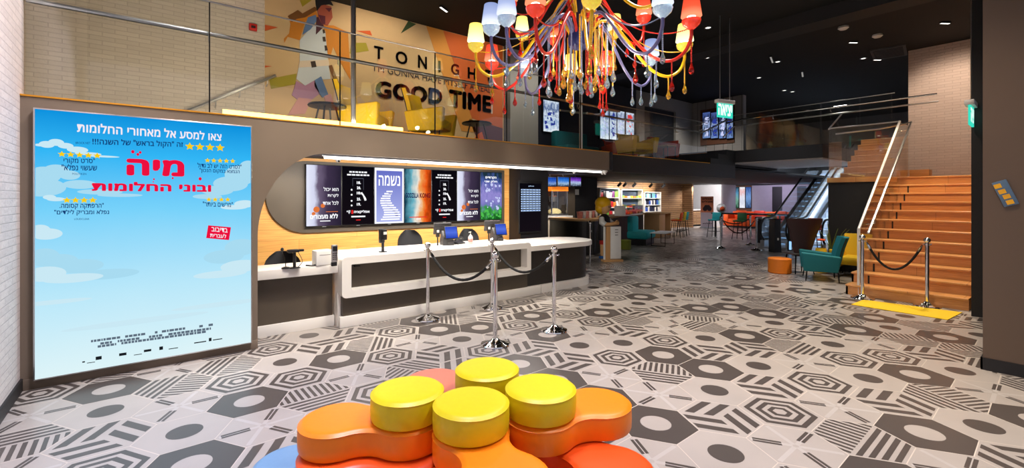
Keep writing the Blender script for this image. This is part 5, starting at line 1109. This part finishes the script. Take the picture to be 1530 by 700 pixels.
# lounge: teal bench, table, oak desk, stools, wooden reception
t = thing('bench_sofa', 'bright teal bench sofa with a square back before the bar', 'sofa', (14.15, 10.15, 0), .35)
MB().box(-.62, .60, -.40, .35, .22, .50, .07).build('seat', 'bright_teal', t); MB().box(-.60, .12, .10, .34, .45, 1.04, .08).build('backrest', 'bright_teal', t); MB().box(-.57, .55, -.34, .3, .0, .22).build('plinth', 'black_plastic', t)
t = thing('coffee_table', 'low long coffee table with a pale top and black legs by the olive pouf', 'table', (14.5, 9.45, 0), .3)
MB().box(-.65, .65, -.28, .28, .44, .47, .006).build('tabletop', 'white_plastic', t)
for x in (-.58, .58):
    MB().tube([(x, -.24, .44), (x, -.24, .01), (x, .24, .01), (x, .24, .44)], .014, 6).build('leg_frame', 'black_metal', t)
t = thing('oak_desk', 'pale oak panel end of the bar beside the bar stools', 'cabinet', (17.05, 11.5, 0), .33)
MB().box(-.45, .5, -.3, .35, 0, 1.0, .01).build('body', 'plain_oak', t); MB().box(-.5, 1.6, -.35, .4, 1.0, 1.06, .01).build('top', 'plain_oak', t); MB().box(1.45, 1.52, -.3, .35, 0, 1.0).build('end_panel', 'plain_oak', t)
for x, y, c, lb_ in ((17.5, 10.75, 'sofa_orange', 'orange red bar stool nearest the oak panel'), (18.2, 11.0, 'yellow_fabric', 'yellow bar stool between two others at the oak counter'), (18.75, 11.2, 'bright_teal', 'teal bar stool furthest right at the oak counter')):
    stool((x, y, 0), pi + .3, c, lb_)
rcpt = thing('wooden_reception', 'wood slatted reception desk with a white top by the white wall', 'desk', (25.4, 14.7, 0))
MB().box(24.6, 26.2, 14.3, 14.6, .12, .95).build('front_panel', 'slat_oak', rcpt, True); MB().box(24.55, 24.7, 14.3, 16.0, .12, .95).build('side_panel', 'slat_oak_x', rcpt, True); MB().box(24.5, 26.3, 14.25, 14.9, .95, 1.02, .008).box(24.5, 25.0, 14.9, 16.0, .95, 1.02).build('worktop', 'white_solid', rcpt, True); MB().box(24.65, 26.2, 14.35, 14.6, 0, .12).build('plinth', 'black_paint', rcpt, True)
# bar rope gate rails near the concession
for k, (x, y, lb_) in enumerate(((9.02, 8.05, 'left chrome gate rail at the concession entrance'), (9.35, 8.35, 'right chrome gate rail at the concession entrance'))):
    t = thing('gate_rail', lb_, 'rail', (x, y, 0), 0, 'chrome gate rails'); MB().tube([(0, 0, 0), (0, 0, 1.02)], .025, 10).build('post', 'chrome', t); MB().ball((0, 0, 1.04), .04, n=12).build('finial', 'chrome', t); MB().tube([(0, 0, .82), (.05, -.03, .82)], .016, 8).build('fitting', 'chrome', t)

# ================================================================== TOY FIGURE STATUE AND ITS SIGN
q = fl(903, 386); SF = q
st_ = thing('statue', 'big toy like statue of a yellow haired figure in a black top holding a sign', 'statue', (q.x, q.y, 0), -ROT + 1.0)
def S(nm, m_, fn): mb = MB(); fn(mb); return mb.build(nm, m_, st_)
S('legs', 'skin', lambda m: m.lathe([(.001, .08), (.07, .08), (.075, .3), (.08, .52), (.001, .52)], (-.11, 0, 0), 16).lathe([(.001, .08), (.07, .08), (.075, .3), (.08, .52), (.001, .52)], (.11, 0, 0), 16))
for s_ in (-1, 1): S('sandal', 'toy_blue', lambda m: m.box(s_ * .11 - .08, s_ * .11 + .08, -.22, .10, 0, .08, .03).box(s_ * .11 - .075, s_ * .11 + .075, -.14, -.05, .06, .13, .025))
S('shorts', 'toy_red', lambda m: m.lathe([(.001, .40), (.095, .40), (.10, .62), (.001, .62)], (-.11, 0, 0), 18).lathe([(.001, .40), (.095, .40), (.10, .62), (.001, .62)], (.11, 0, 0), 18))
S('tunic', 'toy_black', lambda m: m.lathe([(.001, .52), (.27, .52), (.28, .56), (.24, .9), (.20, 1.15), (.12, 1.22), (.08, 1.25), (.001, 1.25)], (0, 0, 0), 24, Matrix.Diagonal((1, .72, 1, 1))))
S('head', 'skin', lambda m: m.lathe([(.001, 1.2), (.06, 1.2), (.06, 1.26), (.13, 1.30), (.165, 1.38), (.17, 1.48), (.14, 1.6), (.001, 1.64)], (0, 0, 0), 24))
S('hair', 'toy_yellow', lambda m: (m.ball((0, .045, 1.55), .225, (1.0, 1.0, .85), 20), m.ball((0, .10, 1.42), .20, (1.02, .8, .9), 20)))
for s_ in (-1, 1):
    S('eye', 'toy_black', lambda m: m.ball((s_ * .065, -.165, 1.445), .02, (1, .6, 1.6), 10))
    S('sleeve', 'white_plastic', lambda m: m.tube([(s_ * .20, 0, 1.14), (s_ * .28, -.04, 1.02), (s_ * .27, -.14, .96)], [.07, .085, .075], 12))
    S('arm', 'skin', lambda m: m.tube([(s_ * .27, -.12, .97), (s_ * .22, -.26, .97), (s_ * .10, -.34, 1.0)], [.058, .05, .048], 12))
    def hand(m, s_=s_):
        m.ball((s_ * .07, -.36, 1.0), .055, (1, .9, 1), 12)
        for k in range(4): m.tube([(s_ * .06, -.39, 1.03 - k * .022), (s_ * .015, -.41, 1.03 - k * .022), (s_ * -.02, -.385, 1.03 - k * .022)], [.012, .012, .009], 6)
        m.tube([(s_ * .08, -.35, 1.04), (s_ * .045, -.38, 1.075), (s_ * .015, -.37, 1.07)], [.013, .012, .009], 6)
    S('hand', 'skin', hand)
sg = thing('sign_board', 'tall white board with a wooden side held by the yellow haired statue', 'sign', fl(914, 391), -ROT + .25)
MB().box(-.05, .26, -.03, .03, .07, .93, .006).build('board', 'white_plastic', sg); MB().prism([(-.20, .05), (-.06, .05), (-.055, .93), (-.16, .93)], -.035, .03, 'y').build('side_board', 'plain_oak', sg); MB().box(-.235, -.20, -.03, .02, .05, .93).build('edge_strip', 'white_plastic', sg); MB().box(-.26, .28, -.11, .12, 0, .06, .006).build('foot', 'plain_oak', sg)
mb = MB()
for k in range(3): mb.box(.08, .17, -.033, -.03, .84 - k * .07, .855 - k * .07)
mb.build('text_print', 'grey_plastic', sg)
# ================================================================== MEZZANINE BALUSTRADE AND FURNITURE
gb = thing('glass_balustrade', 'long glass balustrade with slim dark handrail along the mezzanine front', 'balustrade', (3, 5.86, ZM))
xs = [-.88] + [ay(u, 150, 5.86).x for u in (313, 508, 650, 757)] + [6.30, 7.05]
for a, b in zip(xs[:-1], xs[1:]): MB().box(a + .006, b - .006, 5.855, 5.867, ZM + .002, ZM + 1.20).build('glass_panel', 'glass', gb, True)
T([(-.88, 5.861, ZM + 1.21), (7.05, 5.861, ZM + 1.21)], .010, 'top_cap', 'steel', gb)
rail = [(-.88, 5.93, 3.49), (6.9, 5.93, 3.49), (7.15, 5.98, 3.47), (7.24, 6.1, 3.44), (7.1, 6.25, 3.42), (6.2, 6.3, 3.40)]
T(catmull(rail, 8), .024, 'handrail', 'steel', gb)
for x in xs[1:-1]: T([(x, 5.93, 3.465), (x, 5.93, 3.40), (x, 5.87, 3.38)], .008, 'bracket', 'chrome', gb)
for x in xs[1:-1]: MB().box(x - .006, x + .006, 5.853, 5.869, ZM, ZM + 1.2).build('joint', 'black_metal', gb, True)
led = thing('led_strip', 'warm glowing LED strip along the foot of the mezzanine glass', 'light', (2.0, 5.93, ZM))
MB().box(.62, 2.75, 5.90, 5.93, ZM + .004, ZM + .07).build('diffuser', 'led_warm', led, True); MB().box(.60, 2.77, 5.93, 5.945, ZM + .004, ZM + .03).build('housing', 'steel', led, True)
lamp('AREA', (1.7, 6.0, ZM + .09), 34, (1, .80, .54), (1.7, 8.3, ZM + .6), 2.2, .05)
lamp('AREA', (-.2, 6.05, ZM + .05), 12, (1, .80, .56), (-.2, 8.3, ZM + .5), 1.2, .05)
for u, v, y, z1, lb_ in ((528, 178, 6.05, ZC, 'slim steel column rising before the mural from the mezzanine'), (868, 222, 6.02, ZC, 'slim pale column at the mezzanine edge below the chandelier')):
    q = ay(u, v, y); t = thing('slim_column', lb_, 'column', (q.x, y, ZM), 0, None); MB().cyl((0, 0, 0), (0, 0, z1 - ZM), .032, 16).build('shaft', 'white_rail' if u > 600 else 'steel', t); MB().lathe([(.075, 0), (.07, .015), (.04, .03)], n=18).build('base', 'steel', t)
# second balustrade on the stepped-back fascia and the steps
g2 = thing('glass_balustrade', 'glass balustrade on the stepped back part of the mezzanine', 'balustrade', (9.5, 6.15, ZM))
for a, b in ((7.36, 8.7), (8.72, 10.1), (10.12, 11.45)): MB().box(a, b, 6.15, 6.162, ZM + .01, ZM + 1.05).build('glass_panel', 'glass', g2, True)
T([(7.3, 6.156, ZM + 1.06), (11.5, 6.156, ZM + 1.06)], .010, 'top_cap', 'steel', g2)
T(catmull([(6.9, 6.24, 3.42), (7.5, 6.24, 3.42), (10.9, 6.24, 3.42), (11.4, 6.24, 3.44), (12.6, 6.24, 3.86), (12.85, 6.2, 3.90)], 6), .022, 'handrail', 'steel', g2)
for x in (8.71, 10.11): T([(x, 6.24, 3.40), (x, 6.24, 3.33), (x, 6.165, 3.31)], .008, 'bracket', 'chrome', g2)
g3 = thing('glass_balustrade', 'glass balustrade with steel rails along the upper bridge', 'balustrade', (12.93, 4.5, ZB))
for a, b in ((2.65, 3.8), (3.82, 5.1), (5.12, 6.35)): MB().box(12.93, 12.942, a, b, ZB + .002, ZB + 1.0).build('glass_panel', 'glass', g3, True)
T([(12.936, 2.6, ZB + 1.01), (12.936, 6.35, ZB + 1.01)], .011, 'top_cap', 'steel', g3)
T([(12.93, 1.9, ZB + .86), (12.88, 5.9, ZB + .86), (12.86, 6.35, ZB + .80)], .022, 'handrail', 'chrome', g3); T([(13.05, 1.9, ZB + .72), (13.05, 6.2, ZB + .72), (12.6, 6.3, ZB + .38)], .020, 'handrail', 'steel', g3)
for y in (3.8, 5.1): T([(12.88, y, ZB + .84), (12.88, y, ZB + .78), (12.93, y, ZB + .76)], .008, 'bracket', 'chrome', g3)
# wall handrail of the hidden stair behind the taupe wall
a, b = ay(280, 166, 8.18), ay(412, 113, 8.18)
T6 = thing('wall_handrail', 'slanted steel handrail on the brick wall behind the glass', 'handrail', a); T([tuple(a), tuple(b)], .022, 'rail', 'steel', T6)
for f in (.3, .57, .9): q = a.lerp(b, f); T([(q.x, 8.18, q.z - .02), (q.x, 8.2, q.z - .08), (q.x, 8.30, q.z - .10)], .008, 'bracket', 'steel', T6)
q = ay(378, 41, 8.28); t = thing('fire_alarm', 'small red fire alarm box on the brick wall', 'alarm', (q.x, 8.28, q.z)); MB().box(-.055, .055, -.03, .02, -.055, .055, .01).build('body', 'toy_red', t); MB().box(-.03, .03, -.034, -.03, -.02, .02).build('button_plate', 'maroon', t)
# armchairs and tables before the mural
q = ay(640, 150, 7.05); armchair((q.x, 7.05, ZM), (.75), 'yellow armchair before the word good on the mural', 'yellow_fabric', 'mezzanine yellow armchairs', wd=.80, back=.93, backw=.62)
q = ay(560, 150, 7.15); armchair((q.x - .12, 7.35, ZM), .85, 'yellow armchair beside the steel column before the mural', 'yellow_fabric', 'mezzanine yellow armchairs', wd=.80, back=.96, backw=.62)
def sidetable(p, label, h=.50):
    t = thing('side_table', label, 'table', p, .2, 'black side tables'); MB().lathe([(.001, h), (.26, h), (.27, h + .012), (.26, h + .03), (.20, h + .034), (.001, h + .02)], n=28).build('tray_top', 'black_metal', t)
    for k in range(4): a = pi / 4 + k * pi / 2; MB().tube([(.12 * cos(a), .12 * sin(a), h), (.22 * cos(a), .22 * sin(a), 0)], .013, 6).build('leg', 'black_metal', t)
q = ay(489, 160, 6.9); sidetable((q.x, 6.9, ZM), 'round black side table on the mezzanine left of the yellow armchairs', ay(489, 157, 6.9).z - ZM - .03); q = ay(700, 182, 6.9); sidetable((q.x + .06, 6.72, ZM), 'round black side table right of the yellow armchairs by the orange mural edge', .40)
t = armchair((9.45, 6.95, ZM), -.2, 'yellow armchair at the corner of the stepped back balustrade', 'yellow_fabric', None, wd=.78, back=.72, backw=.60)
armchair((10.85, 7.05, ZM), .5, 'red armchair behind the stepped back balustrade, right of the yellow one', 'red_fabric', 'red lounge armchairs', wd=.8, back=.72, backw=.62); armchair((10.2, 8.05, ZM), -.2, 'red armchair behind the yellow one at the balustrade corner', 'red_fabric', 'red lounge armchairs', back=.72)
t = thing('bench_sofa', 'teal sofa on the mezzanine below the single film screen', 'sofa', (8.75, 8.3, ZM), 0); MB().box(-.6, .6, -.3, .3, .12, .44, .05).build('seat', 'teal', t); MB().box(-.6, .6, .12, .34, .4, .84, .06).build('backrest', 'teal', t); MB().box(-.55, .55, -.25, .3, 0, .12).build('base', 'black_plastic', t)
q = ay(990, 228, 6.9); t = thing('coffee_table', 'low pale table between the lounge armchairs upstairs', 'table', (10.16, 6.55, ZM)); MB().box(-.2, .2, -.18, .18, .38, .41, .006).build('tabletop', 'plain_oak', t)
for x in (-.17, .17): MB().tube([(x, -.17, .38), (x, -.17, .0), (x, .17, .0), (x, .17, .38)], .011, 6).build('leg_frame', 'black_metal', t)
# film screens upstairs
def filmscreen(axis, c, ua, ub, vta, vtb, vb, seed, label, grp, pal):
    f = (lambda u, v: ay(u, v, c)) if axis == 'y' else (lambda u, v: ax(u, v, c))
    a, b = f(ua, vta), f(ub, vtb); lo = f(ua, vb).z; hi = a.z; k0, k1 = (a.x, b.x) if axis == 'y' else (b.y, a.y)
    t = thing('film_screen', label, 'screen', (((k0 + k1) / 2, c, lo) if axis == 'y' else (c, (k0 + k1) / 2, lo)), 0, grp); B = (lambda m, p, q, d0, d1, z0, z1: m.box(p, q, c + d0, c + d1, z0, z1)) if axis == 'y' else (lambda m, p, q, d0, d1, z0, z1: m.box(c + d0, c + d1, p, q, z0, z1))
    B(MB(), k0 - .015, k1 + .015, 0, .05, lo - .02, hi + .02).build('casing', 'black_plastic', t, True)
    B(MB(), k0, k1, -.003, 0, lo, hi).build('display', glow_ramp('film_print%d' % seed, pal, 1.0, 'Z', .9, 7), t, True)
    r = random.Random(seed); mb = MB()
    for k in range(12):
        w_ = r.uniform(.04, .16) * 1; h_ = r.uniform(.02, .12); p = r.uniform(k0 + .03, k1 - .03 - w_); z = r.uniform(lo + .05, hi - .15); pts = [(p, z), (p + w_, z + r.uniform(-.03, .03)), (p + w_ * r.uniform(.4, 1), z + h_), (p, z + h_)]
        mb.poly([(s_, c - .005, zz) if axis == 'y' else (c - .005, s_, zz) for s_, zz in pts])
    mb.build('picture_print', (B1 if seed % 2 else LV) if seed != 5 else R1, t, True)
ICE = [(0, (240, 246, 255)), (.35, (150, 176, 215)), (.5, (226, 236, 250)), (.75, (70, 96, 150)), (1, (220, 232, 250))]; DK = [(0, (120, 150, 210)), (.3, (20, 24, 44)), (.5, (150, 170, 215)), (.7, (24, 26, 44)), (1, (70, 90, 150))]
filmscreen('y', 8.93, 812, 835, 149, 152, 196, 1, 'bright ice blue film screen alone on the dark upper wall', None, ICE)
for k, (ua, ub, va) in enumerate(((897, 909.5, 161), (911, 921, 164), (922.5, 933, 165.5), (935.5, 947, 168))): filmscreen('y', 8.93, ua, ub, va, va, 207 + k, 2 + k, ['pale film screen, first from the left of the four on the dark upper wall', 'blue film screen, second of the four on the dark upper wall', 'grey blue film screen, third of the four on the dark upper wall', 'white film screen with red marks, last of the four on the dark upper wall'][k], 'film screens on the dark wall', ICE)
for k, (ua, ub, va) in enumerate(((1050, 1061, 170), (1062.5, 1072.5, 173), (1074.5, 1084, 176), (1086, 1095, 178.5))): filmscreen('x', 15.62, ua, ub, 169, 169, 207, 10 + k, ['film screen with a pale top, first of four on the grey clad wall', 'dark film screen, second of four on the grey clad wall', 'film screen below the exit sign, third of four on the grey clad wall', 'dark film screen at the right of the grey clad wall'][k], 'film screens on the clad wall', DK)
a, b = ax(1046, 165, 15.66), ax(1097, 213, 15.66); tag(MB().box(15.675, 15.70, b.y, a.y, b.z, a.z).build('backing_board', 'brown_frame'), 'brown board behind the four film screens upstairs', 'panel')
# exit signs hanging on rods
q = ax(1083, 165, 8.6)
ES = thing('exit_sign', 'white and green hanging exit sign with Hebrew letters on two rods', 'exit sign', fl(1083, 25, ZC), -ROT + .42)
DZ = (296 - 163) * 8.76 / FPX + EYE - ZC
MB().box(-.225, .225, -.05, .05, DZ + .10, DZ + .17, .008).build('housing', 'white_plastic', ES); MB().box(-.20, .20, -.012, .012, DZ - .17, DZ + .10).build('panel', glow('exit_green', (60, 226, 196), 1.0), ES)
mb = MB(); letter(mb, heb('יציאה'), (-.185, DZ - .13), (.185, DZ - .14), .22, f3(-.0135), .045); mb.build('lettering', glow('exit_white', (250, 255, 252), 1.2), ES)
for x in (-.13, .13): MB().cyl((x, 0, DZ + .16), (x, 0, 0), .009, 8).build('rod', 'steel', ES)
p = ax(1450, 12, 9.0); yy = fl(1449, 20, 4.6)
E2 = thing('exit_sign', 'hanging exit sign seen edge on before the black jamb', 'exit sign', (9.0, ax(1451, 100, 9.0).y, ZC), .02)
Dz = ax(1451, 170, 9.0).z - ZC
MB().box(-.22, .22, -.05, .05, Dz + .10, Dz + .17, .008).build('housing', 'white_plastic', E2); MB().box(-.20, .20, -.012, .012, Dz - .17, Dz + .10).build('panel', MATS['exit_green'], E2); MB().cyl((0, 0, Dz + .16), (0, 0, 0), .008, 8).build('rod', 'steel', E2)
mb = MB(); letter(mb, heb('יציאה'), (-.185, Dz - .13), (.185, Dz - .13), .20, f3(-.0135), .03); mb.build('lettering', MATS['exit_white'], E2)
# ================================================================== CEILING FITTINGS
CL = ['small strip light on the black ceiling ', 'tiny round downlight on the black ceiling ']
for u, v, l_, r_, w_ in ((663, 12, .25, .5, 'above the mural'), (1228, 25, .22, -.6, 'nearest the picture top, mid right'), (1275, 62, .20, -.6, 'left of the smoke detector'), (1412, 33, .20, -.6, 'near the right pier'), (1311, 88, .20, -.6, 'beside the air grille'), (1097, 62, .6, .3, 'just right of the exit sign rods'), (1153, 88, .6, .3, 'second along from the exit sign rods'), (1199, 110, .6, .3, 'third along from the exit sign rods')):
    q = fl(u, v, ZC); t = thing('strip_light', CL[0] + w_, 'ceiling light', q, r_, 'ceiling strip lights'); MB().box(-l_ / 2, l_ / 2, -.03, .03, -.03, 0, .004).build('housing', 'black_plastic', t); MB().box(-l_ / 2 + .01, l_ / 2 - .01, -.018, .018, -.033, -.03).build('diffuser', 'lamp_face' if l_ < .5 else MATS.get('dim_face') or glow('dim_face', (190, 186, 180), .6), t)
for u, v, w_ in ((1058, 41, 'left of the exit sign rods'), (1162, 92, 'right of the exit sign rods'), (1056, 86, 'low, left of the exit sign rods'), (1290, 87, 'left of the air grille'), (1134, 116, 'over the upper bridge'), (1172, 135, 'over the upper bridge, left one'), (1184, 137, 'over the upper bridge, right one')):
    q = fl(u, v, ZC); t = thing('downlight', CL[1] + w_, 'ceiling light', q, 0, 'ceiling downlights'); MB().lathe([(.075, 0), (.075, -.012), (.055, -.014), (.05, -.004)], n=18).build('ring', 'steel', t); MB().lathe([(.001, -.006), (.05, -.006)], n=16).build('lens', 'lamp_face', t)
for u, v, w_ in ((1311, 52, 'white smoke detector on the black ceiling at right'), (1260, 40, 'smaller smoke detector left of the white one on the ceiling')):
    q = fl(u, v, ZC); t = thing('smoke_detector', w_, 'smoke detector', q); MB().lathe([(.09, 0), (.095, -.03), (.06, -.06), (.001, -.065)], n=20).build('body', 'white_plastic', t); MB().lathe([(.096, -.02), (.096, -.028)], n=20).build('band', 'grey_plastic', t)
q = fl(1328, 78, ZC); t = thing('air_grille', 'grey air grille in the ceiling left of the brick wall', 'grille', q, .15)
MB().box(-.5, .5, -.32, -.27, -.03, 0).box(-.5, .5, .27, .32, -.03, 0).box(-.5, -.45, -.27, .27, -.03, 0).box(.45, .5, -.27, .27, -.03, 0).build('frame', 'grey_plastic', t)
for k in range(12): MB().box(-.42 + k * .076, -.40 + k * .076, -.27, .27, -.028, -.004).build('slat', 'grey_plastic', t)
for u, v, c_, lb_ in ((1066, 269, 1.5, 0), (1180, 268, 1, 0)): pass
# leaflet holder on the pier
q = ax(1502, 289, 6.44); t = thing('leaflet_board', 'small tilted blue panel with yellow pictures on the near pier', 'notice', (6.44, q.y, q.z)); t.rotation_euler = (0, 0, -pi / 2)
TT = Matrix.Rotation(radians(-20), 4, 'Y')
MB().box(-.052, .052, -.012, .008, -.125, .125, .004, TT).build('board', mat('leaflet_blue', (86, 112, 140), .4, var=.2, scale=30), t)
mb = MB()
for k, (x, z) in enumerate(((-.022, .08), (-.012, .02), (.0, -.035), (.002, -.092))): mb.box(x - .026, x + .024, -.0145, -.012, z - .02, z + .022, 0, TT)
mb.build('picture_print', mat('leaflet_yellow', (240, 176, 30), .4, var=.15, scale=40), t)
